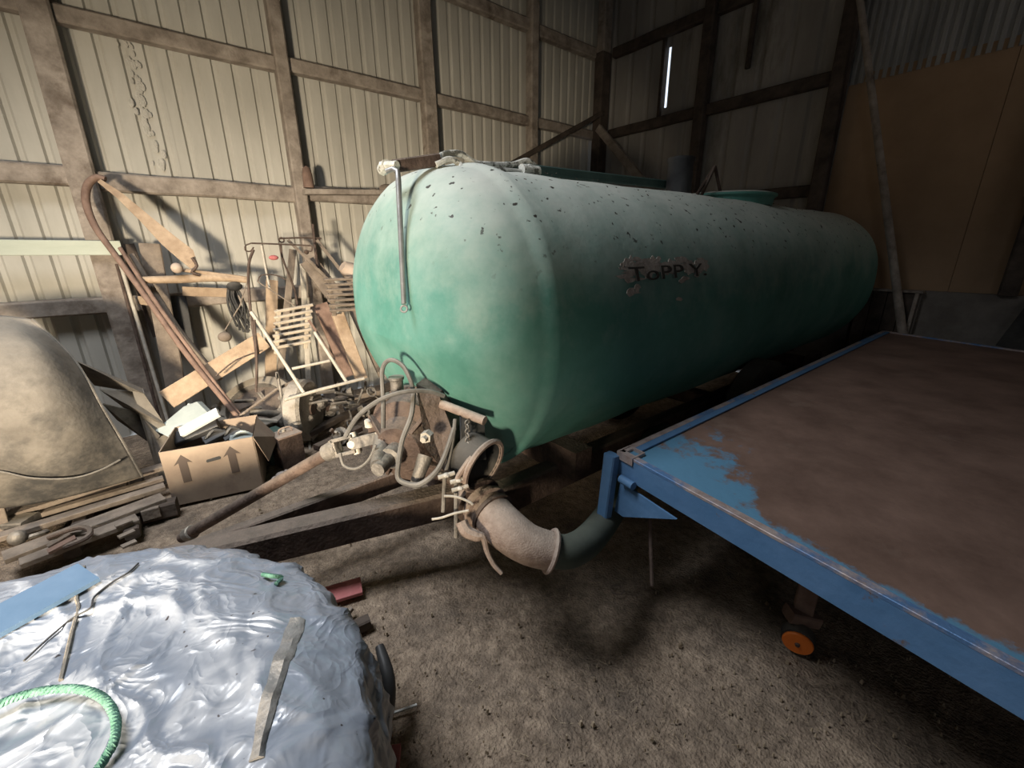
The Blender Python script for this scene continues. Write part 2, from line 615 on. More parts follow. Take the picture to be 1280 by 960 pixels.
stud_x = [PY(100, 210, 4.84).x - .003 * 0, PY(373, 215, 4.84).x, PY(539, 150, 4.84).x, PY(667, 145, 4.86).x]
stud_w = [.17, .115, .16, .13]
lefts = [stud_x[0] - 1.5, stud_x[0] - 3.0, stud_x[0] - 4.5]
for sx, sw in list(zip(stud_x, stud_w)) + [(a, .15) for a in lefts]:
    gg = G().bar((sx, 4.885, -.01), (sx, 4.885, ROOF), .09 if False else sw, .13, (0, -1, 0), seg=7, wob=.006)
    link('stud', gg, timber, wl)
edges = sorted(list(zip(stud_x, stud_w)) + [(a, .15) for a in lefts])
girts = [(1.17, .13), (2.13, .14), (3.22, .115), (4.27, .13)]
for zi, (gz, gh) in enumerate(girts):
    for i in range(len(edges)):
        xa = edges[i][0] + edges[i][1] / 2
        xb = edges[i + 1][0] - edges[i + 1][1] / 2 if i + 1 < len(edges) else XB - .12
        if xb - xa < .1:
            continue
        dz = random.uniform(-.012, .012)
        gg = G().bar((xa, 4.93, gz + dz), (xb, 4.93, gz + dz + random.uniform(-.015, .015)), .11, gh, (0, 0, 1), seg=4, wob=.004)
        link('girt', gg, timber, wl)

# foam / render run beside the seam near the first stud
g = G()
for i in range(55):
    t = random.random()
    z = 2.22 + 1.0 * t
    x = PY(178, 130, 4.97).x + random.gauss(0, .028)
    p = Vector((x, 4.985, z))
    g.ball(p, random.uniform(.008, .022), 6, (1, .18, 1.8))
link('seam_filler', g, mat('dry_filler', (.42, .405, .365), (.52, .50, .455), .9, 0, 20, bump=.5), wl, kind='stuff')

# ---- corner post and right wall
wr = thing('wall_right', (XB, 0, 0), None, None, kind='structure')
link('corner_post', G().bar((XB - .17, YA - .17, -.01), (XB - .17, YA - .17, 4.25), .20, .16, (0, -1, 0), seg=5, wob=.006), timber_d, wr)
link('corner_post_extension', G().bar((XB - .19, YA - .19, 4.25), (XB - .19, YA - .19, ROOF), .17, .14, (0, -1, 0)), timber, wr)

# sheets; one slit of daylight between two of them
slit = PX(836, 75, XB).y
ys = [YA - .055, 4.35, slit + .015]
for a, b in zip(ys[:-1], ys[1:]):
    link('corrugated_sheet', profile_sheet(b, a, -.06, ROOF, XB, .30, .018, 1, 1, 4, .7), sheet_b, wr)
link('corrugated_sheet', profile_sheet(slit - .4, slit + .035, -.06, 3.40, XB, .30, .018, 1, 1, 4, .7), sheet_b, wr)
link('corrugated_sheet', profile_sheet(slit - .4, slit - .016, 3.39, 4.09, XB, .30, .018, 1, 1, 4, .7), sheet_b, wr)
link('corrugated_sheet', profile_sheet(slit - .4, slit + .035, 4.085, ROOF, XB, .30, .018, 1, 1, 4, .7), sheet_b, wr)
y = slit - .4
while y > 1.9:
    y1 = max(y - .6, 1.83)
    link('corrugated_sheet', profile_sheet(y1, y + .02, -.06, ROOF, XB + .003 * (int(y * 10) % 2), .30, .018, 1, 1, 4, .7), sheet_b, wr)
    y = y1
# closing strip outside, leaves only part of the corner gap open
link('corner_flashing', G().box((XB + .02, YA - .09, -.06), (XB + .03, YA + .04, 2.35)).box((XB + .02, YA - .09, 3.35), (XB + .03, YA + .03, ROOF)), zinc, wr)
rs = [PX(876, 130, XB - .12).y, PX(1043, 130, XB - .12).y]
for sy, sw in zip(rs, (.13, .13)):
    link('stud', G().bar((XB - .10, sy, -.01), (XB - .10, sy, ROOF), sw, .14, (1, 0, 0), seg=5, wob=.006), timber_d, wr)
re_ = [(YA - .28, 0), (rs[0], .13), (rs[1], .13)]
for gz in (1.17, 2.17, 3.22, 4.25):
    for i in range(2):
        ya = re_[i][0] - re_[i][1] / 2
        yb = re_[i + 1][0] + re_[i + 1][1] / 2
        gg = G().bar((XB - .055, ya, gz), (XB - .055, yb, gz), .10, .12, (0, 0, 1), seg=4, wob=.004)
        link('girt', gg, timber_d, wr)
# short upright under the slit
link('batten', G().bar((XB - .03, slit + .06, 3.28), (XB - .03, slit + .06, 4.2), .045, .05, (1, 0, 0)), timber_d, wr)
link('batten', G().bar((XB - .03, PX(945, 20, XB).y, 3.55), (XB - .03, PX(945, 20, XB).y, 4.9), .05, .05, (1, 0, 0)), timber_d, wr)
# brace from corner to the far wall
a, b = PX(748, 160, XB - .24), PX(816, 242, XB - .2)
link('brace', G().bar(a, a + (b - a) * 1.9, .11, .06, (1, 0, 0)), timber, wr)
a, b = PY(752, 142, YA - .3), PY(655, 196, YA - .2)
link('brace', G().bar(a, a + (b - a) * 1.4, .06, .04, (0, 1, 0)), timber_d, wr)

# hardboard panels, corrugated zinc above, concrete foot below
py0 = rs[1] - .065
for i, (a, b) in enumerate(((py0, .60), (.597, -.62), (-.623, -1.84), (-1.843, -3.6))):
    link('hardboard_panel', G().box((XB - .02 - .004 * (i % 2), b, 1.18), (XB + .0, a, 3.20)), panelm, wr)
y = py0
while y > -3.6:
    y1 = max(y - .75, -3.6)
    link('zinc_sheet', profile_sheet(y1, y, 3.12, ROOF, XB - .02, .062, .016, 1, -1, 2, .42), zinc, wr)
    y = y1
link('backing_sheet', G().box((XB + .045, -3.6, 0), (XB + .055, rs[1] + .15, ROOF)), sheet_b, wr)
link('concrete_foot', G().box((XB - .10, -3.6, -.02), (XB + .02, py0, 1.18)), concm, wr)
sp_ = PX(1271, 335, XB - .08)
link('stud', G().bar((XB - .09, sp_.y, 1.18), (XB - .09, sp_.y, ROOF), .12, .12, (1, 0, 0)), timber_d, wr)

# ---- ceiling (roof sheets) and the unseen sides
ce = thing('ceiling', (0, 0, ROOF), None, None, kind='structure')
x = -6.0
while x < XB:
    o = link('roof_sheet', profile_sheet(-3.6, YA + .05, 0, 1, 0, .25, .02, 1, 1), sheet_b, ce)
    # lay the sheet flat: rebuild coordinates
    me = o.data
    x1 = min(x + 1.0, XB)
    for v in me.vertices:
        wz = v.co + Vector((0, 0, ROOF))
        v.co = Vector((x + wz.z * (x1 - x), wz.y, wz.x))
    x += 1.0
for rx in (-4.2, -2.6, -1.0, .6, 2.2, 3.8, 5.4):
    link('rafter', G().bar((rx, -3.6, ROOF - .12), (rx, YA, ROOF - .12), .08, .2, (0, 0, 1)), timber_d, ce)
link('wall_front', G().box((-6.0, -3.7, 0), (XB, -3.6, ROOF)), sheet_b, kind='structure')
link('wall_rear', G().box((-6.1, -3.6, 0), (-6.0, YA, ROOF)), sheet_b, kind='structure')

# ================================================================== SLURRY TANK
TY, TZ, TR, TRZ = 1.79, 1.24, .69, .70
tank = thing('slurry_tanker', (2.9, TY, 0), 'long green fibreglass slurry tanker with a dusty top, filling the barn', 'slurry tanker')


def tank_ring(x, s, k=72):
    pts = []
    for j in range(k):
        t = 2 * pi * j / k
        cy, cz = cos(t), sin(t)
        n = 2.25
        r = (abs(cy) ** n + abs(cz) ** n) ** (-1 / n)
        y = TR * s * r * cy
        z = TRZ * s * r * cz
        if z < 0:
            y *= 1 - .17 * (z / TRZ) ** 2 / max(s, .3)
        pts.append(Vector((x, TY + y, TZ + z)))
    return pts


prof = []
XE, XF, DOME = 1.10, 5.47, .40
for i in range(0, 25):
    t = i / 24
    s = (1 - (1 - t) ** 2.7) ** (1 / 2.7)
    prof.append((XE - DOME * (1 - t), max(s, .012)))
prof[0] = (XE - DOME, .012)
for i in range(1, 36):
    prof.append((XE + (XF - XE) * i / 36, 1.0))
for i in range(0, 15):
    t = i / 14
    prof.append((XF + .24 * t, max((1 - t ** 2.3) ** (1 / 2.3), .012)))
g = G()
rings = [tank_ring(x, s) for x, s in prof]
for i, rg in enumerate(rings):
    for p in rg:
        u = p - Vector((p.x, TY, TZ))
        d = .012 * noise.noise(p * 2.1) + .004 * noise.noise(p * 7)
        # moulded knuckle round the near end
        if abs(p.x - (XE + .0)) < .07:
            d += .014 * cos((p.x - XE) / .07 * pi / 2)
        if abs(p.x - (XE + .13)) < .06:
            d -= .008 * cos((p.x - XE - .13) / .06 * pi / 2)
        if u.length > 1e-3:
            p += u.normalized() * d
        if p.x < XE and p.z < TZ:
            p.x += .26 * ((TZ - p.z) / TRZ) ** 1.2 * min(1, (XE - p.x) / .32)
        q_ = TZ - .44 - .10 * (p.y - TY) ** 2 - p.z
        if p.x < XE - .05:
            # the end is set back below a moulded crease
            p.x += .05 * min(1, max(0, q_ / .03)) * min(1, (XE - p.x) / .1)
        if p.x < XE:
            p.x += .012 * noise.noise(Vector((p.y * 3, p.z * 3, 5)))
g.rings(rings)
link('shell', g, tank_m, tank, smooth=180)
# moulded lip under the near end and side moulding line
lip = [Vector((XE - .30 + .0 * abs(t), TY + .30 * sin(t), TZ - .60 + .02 * t * t)) for t in [i * .2 for i in range(-5, 6)]]

# old torn sticker and lettering on the side towards the trailer
txt_c = PY(835, 350, 1.13)


def side_y(x, z):
    """tank surface y on the near side at height z"""
    zz = (z - TZ) / TRZ
    n = 2.25
    f = max(1 - abs(zz) ** n, 0) ** (1 / n)
    y = TR * f
    if zz < 0:
        y *= 1 - .17 * zz ** 2
    return TY - y


def side_hit(px, py, off=.012):
    q = ray(px, py)
    lo, hi = 1.0, 5.0
    for _ in range(60):
        y = 1.0
        t = (lo + hi) / 2
        p = EYE + q * t
        inside = p.y > side_y(p.x, p.z) - off and abs(p.z - TZ) < TRZ
        if inside:
            hi = t
        else:
            lo = t
    return EYE + q * hi


sc_m = mat('sticker_remains', (.26, .225, .195), (.46, .41, .36), .9, 0, 18, bump=.2)
g = G()
rs_ = random.Random(3)
for i in range(170):
    px = rs_.uniform(776, 884)
    py = rs_.gauss(332, 5) if rs_.random() < .65 else rs_.gauss(350, 10) if px < 800 or 838 < px < 856 else rs_.gauss(338, 4)
    p = side_hit(px, py)
    q = side_hit(px + 3, py)
    r_ = side_hit(px, py - 3)
    u, v = (q - p).normalized(), (r_ - p).normalized()
    nn = u.cross(v).normalized()
    if nn.y > 0:
        nn = -nn
    s1, s2 = rs_.uniform(.01, .045), rs_.uniform(.006, .02)
    poly = [p + u * s1 * cos(t) * rs_.uniform(.6, 1.2) + v * s2 * sin(t) * rs_.uniform(.6, 1.2) for t in [k * 2 * pi / 7 for k in range(7)]]
    g.prism(poly, nn, .002)
link('torn_sticker', g, sc_m, tank, kind='stuff')
cu = bpy.data.curves.new('lettering', 'FONT')
cu.body = 'ToPP Y.'
cu.extrude = .002
cu.offset = .004
cu.size = 1
to = bpy.data.objects.new('lettering_tmp', cu)
COL.objects.link(to)
bpy.context.view_layer.update()
me = bpy.data.meshes.new_from_object(to)
bpy.data.objects.remove(to)
w_ = max(v.co.x for v in me.vertices)
h_ = .72
pa, pb = side_hit(785, 352, .012), side_hit(882, 352, .012)
pt = side_hit(785, 333, .012)
zlo, zhi = pa.z, pt.z
bmv = []
for v in me.vertices:
    x = pa.x + (pb.x - pa.x) * v.co.x / w_
    z = zlo + (zhi - zlo) * v.co.y / h_
    bmv.append(Vector((x, side_y(x, z) - .020 - v.co.z, z)))
g = G()
g.add(bmv, [tuple(p.vertices) for p in me.polygons])
link('lettering', g, mat('dark_lettering', (.035, .035, .03), (.07, .06, .05), .8, bump=0), tank)

# frame under the tank and drawbar
link('chassis_rail', G().bar((.95, TY - .33, .42), (5.5, TY - .33, .42), .10, .16), rust, tank)
link('chassis_rail', G().bar((.95, TY + .33, .42), (5.5, TY + .33, .42), .10, .16), rust, tank)
link('cross_member', G().bar((.98, TY - .5, .42), (.98, TY + .5, .42), .12, .16), rust, tank)
link('cross_member', G().bar((3.3, TY - .62, .40), (3.3, TY + .62, .40), .12, .12), rust, tank)
for cx in (1.5, 4.6):
    link('saddle', G().box((cx - .06, TY - .5, .46), (cx + .06, TY + .5, .62)), rust, tank)
for wy in (TY - .60, TY + .60):
    wh = link('wheel', G().lathe((3.3, wy - .1, .40), (0, 1, 0), [(0, .25), (.01, .36), (.04, .41), (.16, .41), (.19, .36), (.2, .25)], 28), blackm, tank, smooth=40)
    link('wheel_rim', G().lathe((3.3, wy - .11, .40), (0, 1, 0), [(0, .05), (.01, .2), (.22, .2), (.23, .05)], 20), rust, wh)
A = PZ(300, 688, .34)
B = Vector((.98, 1.62, .40))
link('drawbar_beam', G().bar(B, B + (A - B) * 1.5, .12, .15), rust, tank)
A2 = PZ(282, 676, .36)
B2 = PZ(500, 600, .40)
link('drawbar_beam', G().bar(Vector((.98, 2.02, .40)), Vector((.98, 2.02, .40)) + (A2 - Vector((.98, 2.02, .40))) * 1.35, .06, .10), rust, tank)
link('drawbar_eye', G().ring(B + (A - B) * 1.5 - Vector((.09, 0, 0)), (0, 0, 1), .07, .022), rust, tank, smooth=True)
link('prop_stand', G().bar(B + (A - B) * 1.3 - Vector((0, 0, .34)), B + (A - B) * 1.3, .05, .05, (0, 1, 0)), rust, tank)

# things fixed on the tank top
link('top_bar', G().bar(Vector((1.45, 1.86, 1.985)), Vector((3.05, 1.92, 2.03)), .05, .05), greenp, tank)
link('vent_pipe', G().lathe((2.95, 1.80, 1.88), (0, 0, 1), [(0, .085), (.27, .085), (.28, .092), (.30, .092), (.305, .07)], 20), darkp, tank, smooth=40)
hc = link('hatch_lid', G().lathe((3.72, 1.86, 1.90), (0, 0, 1), [(0, .36), (.055, .37), (.07, .39), (.085, .39), (.098, .34), (.10, .1)], 32), tank_m, tank, smooth=40)
fk = G()
c0 = Vector((3.30, 1.75, 1.90))
for e in ((-.12, .02, 0), (.16, -.03, 0), (0, .15, 0)):
    fk.tube([c0 + Vector(e), c0 + Vector((.02, 0, .26))], .012, 6)
link('tripod_bracket', fk, rust, tank)
wedge = PD(488, 205, 1.62)
arm_a = PY(548, 200, 1.66)
arm_b = PD(492, 208, 1.62)
link('level_arm', G().bar(arm_a, arm_b, .05, .045, w2=.03), rust, tank)
tip = PD(484, 206, 1.62)
link('arm_pivot', G().tube([tip + Vector((-.01, .03, .0)), arm_b + Vector((0, -.03, 0))], .016, 8).tube([tip, tip + Vector((0, .05, -.012))], .022, 8), hosew, tank)
r0 = PD(483, 214, 1.60)
r1 = PD(497, 214, 1.58)
r2 = PD(498, 225, 1.58)
r3 = PD(505, 380, 1.58)
lever = link('level_rod', G().tube([r0, PD(491, 211, 1.59), r1, r2, r3], [.009, .009, .010, .011, .010], 10), steel, tank, smooth=40)
link('rod_eye', G().ring(PD(505, 386, 1.58), fw, .012, .004, 16, 6), steel, lever)
cbl = [PD(560, 208, 1.86), PD(536, 212, 1.80), PD(519, 228, 1.75), PD(509, 246, 1.72), PD(507, 268, 1.72)]
link('sight_line', G().tube(cbl, .006, 6, 5), cable, tank, smooth=True)
# knotted white hose on the top
hp = [PY(538, 204, 1.66), PY(556, 193, 1.66), PY(577, 193, 1.66), PY(594, 204, 1.66), PY(614, 206, 1.66), PY(640, 206, 1.66), PY(658, 201, 1.66), PY(668, 207, 1.66)]
hz = link('knotted_hose', G().tube(hp, .013, 8, 5), hosew, None, smooth=True)
tag(hz, 'dirty white hose knotted and lying along the near top of the green tank', 'hose')
hp2 = [PY(545, 206, 1.64), PY(562, 199, 1.64), PY(575, 206, 1.64), PY(577, 216, 1.58), PY(592, 219, 1.56), PY(607, 212, 1.60), PY(640, 214, 1.62), PY(660, 216, 1.62)]
link('hose_loop', G().tube(hp2, .012, 8, 5), hosew, tank, smooth=True)
link('hose_coupling', G().ball(PY(662, 214, 1.62), .030, 12, (1.1, .8, 1)).lathe(PY(662, 214, 1.62), Vector((1, 0, 0)), [(-.05, .026), (.05, .026)], 12), hosew, tank, smooth=40)
link('hose_clamp', G().bar(PY(612, 212, 1.68), PY(650, 213, 1.68), .04, .03), greenp, tank)
# leaf litter on the tank top
g = G()
for i in range(90):
    x = random.uniform(1.1, 4.6)
    t = radians(random.uniform(70, 128))
    y = TY - TR * cos(pi - t) * -1
    yy = TY + TR * cos(t) * (1 if t > pi / 2 else 1)
    zz = TZ + TRZ * (max(1 - abs(cos(t)) ** 2.25, 0)) ** (1 / 2.25) + .012
    a = random.uniform(0, pi)
    l = random.uniform(.003, .011)
    g.bar((x, yy, zz), (x + cos(a) * l, yy + sin(a) * l, zz + .003), .004, .003)
tag(link('leaf_litter', g, timber_d, kind='stuff'), 'dry leaf bits scattered on the dusty top of the green tank', 'leaves')

# ---- pump on the near end
PC = Vector((.70, 1.60, .80))
AX = Vector((-.80, -.60, -.02)).normalized()     # front of the pump looks out past the drawbar
pump = link('pump_housing', G().lathe(PC - AX * .02, AX, [(-.26, .12), (-.25, .19), (-.10, .205), (-.09, .225), (-.06, .225), (-.05, .20), (.03, .19), (.05, .13), (.11, .10), (.12, .055)], 28), rust, tank, smooth=35)
u_ = AX.cross(Vector((0, 0, 1))).normalized()
v_ = u_.cross(AX).normalized()
for k in range(8):
    t = 2 * pi * k / 8 + .2
    e = u_ * cos(t) + v_ * sin(t)
    link('bolt', G().lathe(PC - AX * .085 + e * .215 + AX * .01, AX, [(0, .014), (.03, .014), (.035, .008)], 6), iron, pump)
for t in (.6, 2.2, 3.7, 5.3):
    e = u_ * cos(t) + v_ * sin(t)
    link('cooling_rib', G().bar(PC + e * .07 + AX * .07, PC + e * .185 + AX * .0, .016, .06, AX), rust, pump)
link('pump_shaft', G().lathe(PC + AX * .08, AX, [(0, .045), (.08, .045), (.085, .028), (.17, .028)], 14), iron, pump, smooth=40)
link('oil_cup', G().lathe(PD(497, 490, 1.72), (0, 0, 1), [(0, .026), (.05, .026), (.055, .031), (.065, .031)], 12), iron, pump, smooth=40)
link('gear_cover', G().prism([PD(520, 480, 1.64), PD(548, 492, 1.66), PD(566, 540, 1.64), PD(556, 590, 1.62), PD(532, 560, 1.58)], -AX, .10), rust, pump)
link('nozzle', G().tube([PD(532, 570, 1.60), PD(524, 592, 1.58), PD(520, 606, 1.6)], [.030, .024, .024], 12), iron, pump, smooth=40)
link('lever_tube', G().tube([PD(552, 505, 1.66), PD(606, 526, 1.58)], .018, 12), rust_l, tank, smooth=40)
link('pivot_nut', G().lathe(PD(536, 543, 1.56), AX, [(0, .022), (.03, .022), (.03, .012), (.05, .012)], 6), iron_l, pump)
# chain and links hanging by the lever tube
g = G()
for i in range(9):
    p = PD(584, 528, 1.58).lerp(PD(585, 572, 1.56), i / 8)
    g.ring(p, (1, 0, 0) if i % 2 else (0, 1, 0), .009, .003, 10, 5)
link('chain', g, iron, tank)
link('pull_rod', G().tube([PD(569, 524, 1.58), PD(566, 550, 1.56), PD(558, 588, 1.56)], .008, 8, 3), cable, tank, smooth=True)
link('bracket_plate', G().bar(PD(590, 520, 1.64), PD(592, 575, 1.6), .012, .10, (1, 0, .2)), darkp, tank)
for (a_, b_, q_) in (((556, 590), (554, 640), .008), ((570, 600), (570, 672), .008)):
    link('guide_rod', G().tube([PD(*a_, 1.54), PD(*b_, 1.54)], q_, 8), iron, tank)
for q_ in ((558, 594), (573, 600), (575, 610)):
    link('valve_fitting', G().ball(PD(q_[0], q_[1], 1.52), .011, 8, (1.3, 1.3, .8)).lathe(PD(q_[0], q_[1], 1.52), (1, -.3, .1), [(-.03, .008), (.03, .008)], 8), iron_l, tank, smooth=40)
# open black suction mouth with a pale rim
MC = PD(606, 583, 1.60)
MX = (Vector((.25, -.9, -.25))).normalized()
mth = link('suction_mouth', G().lathe(MC, MX, [(-.10, .095), (-.02, .10), (.0, .105), (.0, .095), (-.09, .085)], 26, cap=True), blackm, tank, smooth=40)
link('mouth_rim', G().ring(MC - MX * .005, MX, .104, .011, 28, 6), rust_l, mth, smooth=True)
link('rim_strap', G().tube([PD(580, 600, 1.53), PD(572, 598, 1.52), PD(583, 580, 1.52), PD(592, 568, 1.54)], .010, 8, 4), rust_l, mth, smooth=True)
# outlet elbow
EC = PD(614, 640, 1.58)
ED = (PD(628, 652, 1.52) - PD(585, 610, 1.68)).normalized()
e_pts = [PD(590, 618, 1.70), PD(612, 640, 1.62), PD(634, 662, 1.56), PD(660, 680, 1.54), PD(690, 689, 1.55)]
el = link('outlet_elbow', G().tube(e_pts, [.080, .080, .078, .072, .068], 22, 6), rust_l, tank, smooth=50)
d1 = (e_pts[1] - e_pts[0]).normalized()
for q_, R_, m_ in ((PD(598, 626, 1.67), .100, rust), (PD(607, 635, 1.64), .096, rust_l), (PD(616, 643, 1.615), .090, rust)):
    link('flange', G().lathe(q_, d1, [(-.012, R_ - .012), (-.008, R_), (.008, R_), (.012, R_ - .012)], 28), m_, el, smooth=35)
d2 = (e_pts[4] - e_pts[3]).normalized()
link('pipe_band', G().ring(e_pts[4] - d2 * .005, d2, .074, .009, 26, 6), rust_l, el, smooth=True)
link('coupling_lever', G().tube([PD(577, 652, 1.50), PD(583, 664, 1.49), PD(596, 670, 1.49), PD(604, 672, 1.49), PD(609, 690, 1.49), PD(617, 706, 1.49), PD(627, 717, 1.49)], [.022, .022, .020, .012, .009, .008, .007], 8, 4), rust_l, el, smooth=True)
for pp in ([(555, 620), (570, 621), (586, 627), (591, 631)], [(540, 649), (552, 647), (567, 642), (586, 638)]):
    link('wire_tie', G().tube([PD(a_, b_, 1.50) for a_, b_ in pp], .0045, 6, 4), iron_l, el, smooth=True)
# big hose that goes on from the elbow
hpts = [e_pts[4] - d2 * .02, PD(715, 688, 1.60), PD(745, 665, 1.78), PD(775, 620, 2.05), PD(800, 570, 2.45), PD(830, 530, 3.0)]
link('suction_hose', G().tube(hpts, .062, 18, 6), hoseg, tank, smooth=True, label='thick dark green hose')
# hydraulic hoses
HOSES = [
    ([(555, 495, 1.66), (535, 489, 1.62), (505, 490, 1.58), (475, 500, 1.56), (448, 520, 1.6), (432, 545, 1.66)], .009, 'hydraulic_hose'),
    ([(517, 492, 1.62), (513, 475, 1.62), (503, 457, 1.64), (488, 450, 1.66), (478, 462, 1.68), (479, 500, 1.68), (479, 535, 1.7)], .009, 'hydraulic_hose'),
    ([(517, 492, 1.62), (514, 520, 1.58), (503, 550, 1.55), (498, 580, 1.54), (498, 598, 1.54), (510, 605, 1.53), (526, 605, 1.52), (545, 590, 1.52), (556, 570, 1.54), (568, 535, 1.57)], .010, 'hydraulic_hose'),
    ([(425, 566, 1.7), (430, 582, 1.7), (445, 586, 1.7), (460, 576, 1.7), (470, 556, 1.7)], .006, 'safety_chain_loop'),
]
for pts, r_, nm in HOSES:
    link(nm, G().tube([PD(a_, b_, c_) for a_, b_, c_ in pts], r_, 8, 6), cable, tank, smooth=True)

# PTO shaft lying from the pump to the ground
s0 = PC + AX * .25
tipp = PZ(228, 672, .05)
pto = thing('drive_shaft', (tipp.x, tipp.y, 0), 'long rusty drive shaft with universal joint, sloping from pump to ground', 'drive shaft')
j0 = PD(420, 560, 1.95)
jA = PD(478, 545, 1.86)
dpt = (j0 - tipp).normalized()
link('tube', G().tube([tipp, j0], [.030, .028], 16), rust, pto, smooth=40)
link('collar', G().lathe(tipp + dpt * .05, dpt, [(0, .034), (.005, .04), (.05, .04), (.055, .034)], 16), iron, pto, smooth=40)
link('collar', G().lathe(j0 - dpt * .07, dpt, [(0, .03), (.01, .042), (.07, .042), (.08, .03)], 16), iron, pto, smooth=40)
yk = (jA - j0)
yn = yk.cross(fw).normalized()
link('yoke', G().bar(j0 + yn * .035, j0 + yk * .45 + yn * .035, .05, .016, yn).bar(j0 - yn * .035, j0 + yk * .45 - yn * .035, .05, .016, yn).bar(j0 - yn * .04, j0 + yn * .04, .05, .03, yk), iron, pto)
link('cross_joint', G().tube([j0 + yk * .42 - yn * .05, j0 + yk * .42 + yn * .05], .017, 10).tube([j0 + yk * .42 - fw * .05, j0 + yk * .42 + fw * .05], .017, 10).ball(j0 + yk * .42, .03, 10), iron_l, pto, smooth=40)
link('yoke', G().bar(j0 + yk * .4 + fw * .035, jA + fw * .035, .05, .016, fw).bar(j0 + yk * .4 - fw * .035, jA - fw * .035, .05, .016, fw).bar(jA - fw * .04, jA + fw * .04, .05, .03, yk), iron, pto)
link('spline_sleeve', G().tube([jA, jA.lerp(s0, .9)], [.036, .03], 14), iron, pto, smooth=40)
link('grease_cap', G().lathe(PD(462, 533, 1.84), (0, 0, 1), [(0, .02), (.03, .02), (.035, .01)], 10), iron_l, pto, smooth=40)

# ================================================================== TRAILER
ZT = .80
cA = Vector((1.322, .943, ZT))
ed = Vector((-.142, -.99, 0)).normalized()       # along the front edge, away from the tank
sd = Vector((1, -.006, 0)).normalized()
WID, LEN = 1.75, 4.05
trl = thing('flat_trailer', (3.0, 0, 0), 'flat blue trailer with a worn brown sheet deck, right of the tank', 'trailer')
P0 = cA
P1 = cA + ed * WID
P2 = cA + sd * LEN + Vector((-.25, -.97, 0)) * WID
P3 = cA + sd * LEN
dk = mat_deck = deck_material(cA, ed)
# deck in sheets, origin at the front corner so that the worn paint follows the corner
for i in range(3):
    t0, t1 = i / 3 + (.0006 if i else 0), (i + 1) / 3
    q = [P0.lerp(P3, t0), P0.lerp(P3, t1), P1.lerp(P2, t1), P1.lerp(P2, t0)]
    g = G().prism([p + Vector((0, 0, -.010)) for p in q], (0, 0, 1), .008)
    me = bpy.data.meshes.new('deck_sheet')
    me.from_pydata([p - P0 for p in g.v], [], g.f)
    me.materials.append(dk)
    o = bpy.data.objects.new('deck_sheet', me)
    COL.objects.link(o)
    o.parent = trl
    o.location = P0 - WL[trl.name]
inn = (sd - ed * 0).normalized()
UP = Vector((0, 0, 1))


def chan(a, b, out, name):
    """channel: painted face with a worn bright upper lip"""
    c = link(name, G().bar(a + Vector((0, 0, -.048)) + out * .004, b + Vector((0, 0, -.048)) + out * .004, .012, .092, UP).bar(a + Vector((0, 0, -.090)) - out * .02, b + Vector((0, 0, -.090)) - out * .02, .05, .01, UP), blue, trl)
    link('worn_lip', G().bar(a + Vector((0, 0, .003)) - out * .004, b + Vector((0, 0, .003)) - out * .004, .030, .012, UP), rimm, c)
    return c


chan(P0 - sd * .0, P1, -sd, 'front_rail')
sr = chan(P0, P3, Vector((0, 1, 0)), 'side_rail')
link('side_lip', G().bar(P0 + Vector((.06, -.03, .004)), P3 + Vector((0, -.03, .004)), .045, .008, UP), blue, trl)
chan(P2, P3, sd, 'rear_rail')
chan(P1, P2, Vector((0, -1, 0)), 'side_rail')
# stake pocket on the corner: open square tube
pk = P0 + Vector((.0, .0, 0))
g = G()
o_, i_ = .042, .034
ctr = PD(790, 572, 1.72)
ctr = Vector((P0.x + .02, P0.y - .035, 0))
zt, zb = ZT + .012, ZT - .02
sq = lambda r_, z_: [Vector((ctr.x, ctr.y, z_)) + sd * a_ * r_ - ed * b_ * r_ for a_, b_ in ((-1, -1), (1, -1), (1, 1), (-1, 1))]
g.rings([sq(o_, zb), sq(o_, zt), sq(i_, zt), sq(i_, zb - .08)], cap=False)
link('stake_pocket', g, rimm, trl)
link('pocket_floor', G().prism(sq(i_, zt - .035), UP, .002), rust, trl)
pa_ = Vector((P0.x - .03, P0.y + .02, ZT - .005))
pb_ = PD(778, 668, 1.70)
link('corner_post', G().bar(pa_, Vector((pa_.x - .02, pa_.y + .005, ZT - .32)), .055, .045, (1, 0, 0), w2=.05), blue, trl)
gp = [P0 + ed * .02 + Vector((-.012, 0, -.12)), P0 + ed * .30 + Vector((-.012, 0, -.13)), P0 + ed * .05 + Vector((-.012, 0, -.27)), P0 + ed * .0 + Vector((-.012, 0, -.27))]
link('gusset', G().prism(gp, sd, .008), blue, trl)
pin = P0 + ed * .07 + Vector((-.03, 0, -.09))
link('hinge_pin', G().tube([pin + ed * -.035, pin + ed * .035], .017, 12), blue, trl, smooth=40)
link('hanging_rod', G().tube([PD(812, 640, 1.75), PD(815, 732, 1.75)], .008, 8), rust, trl)
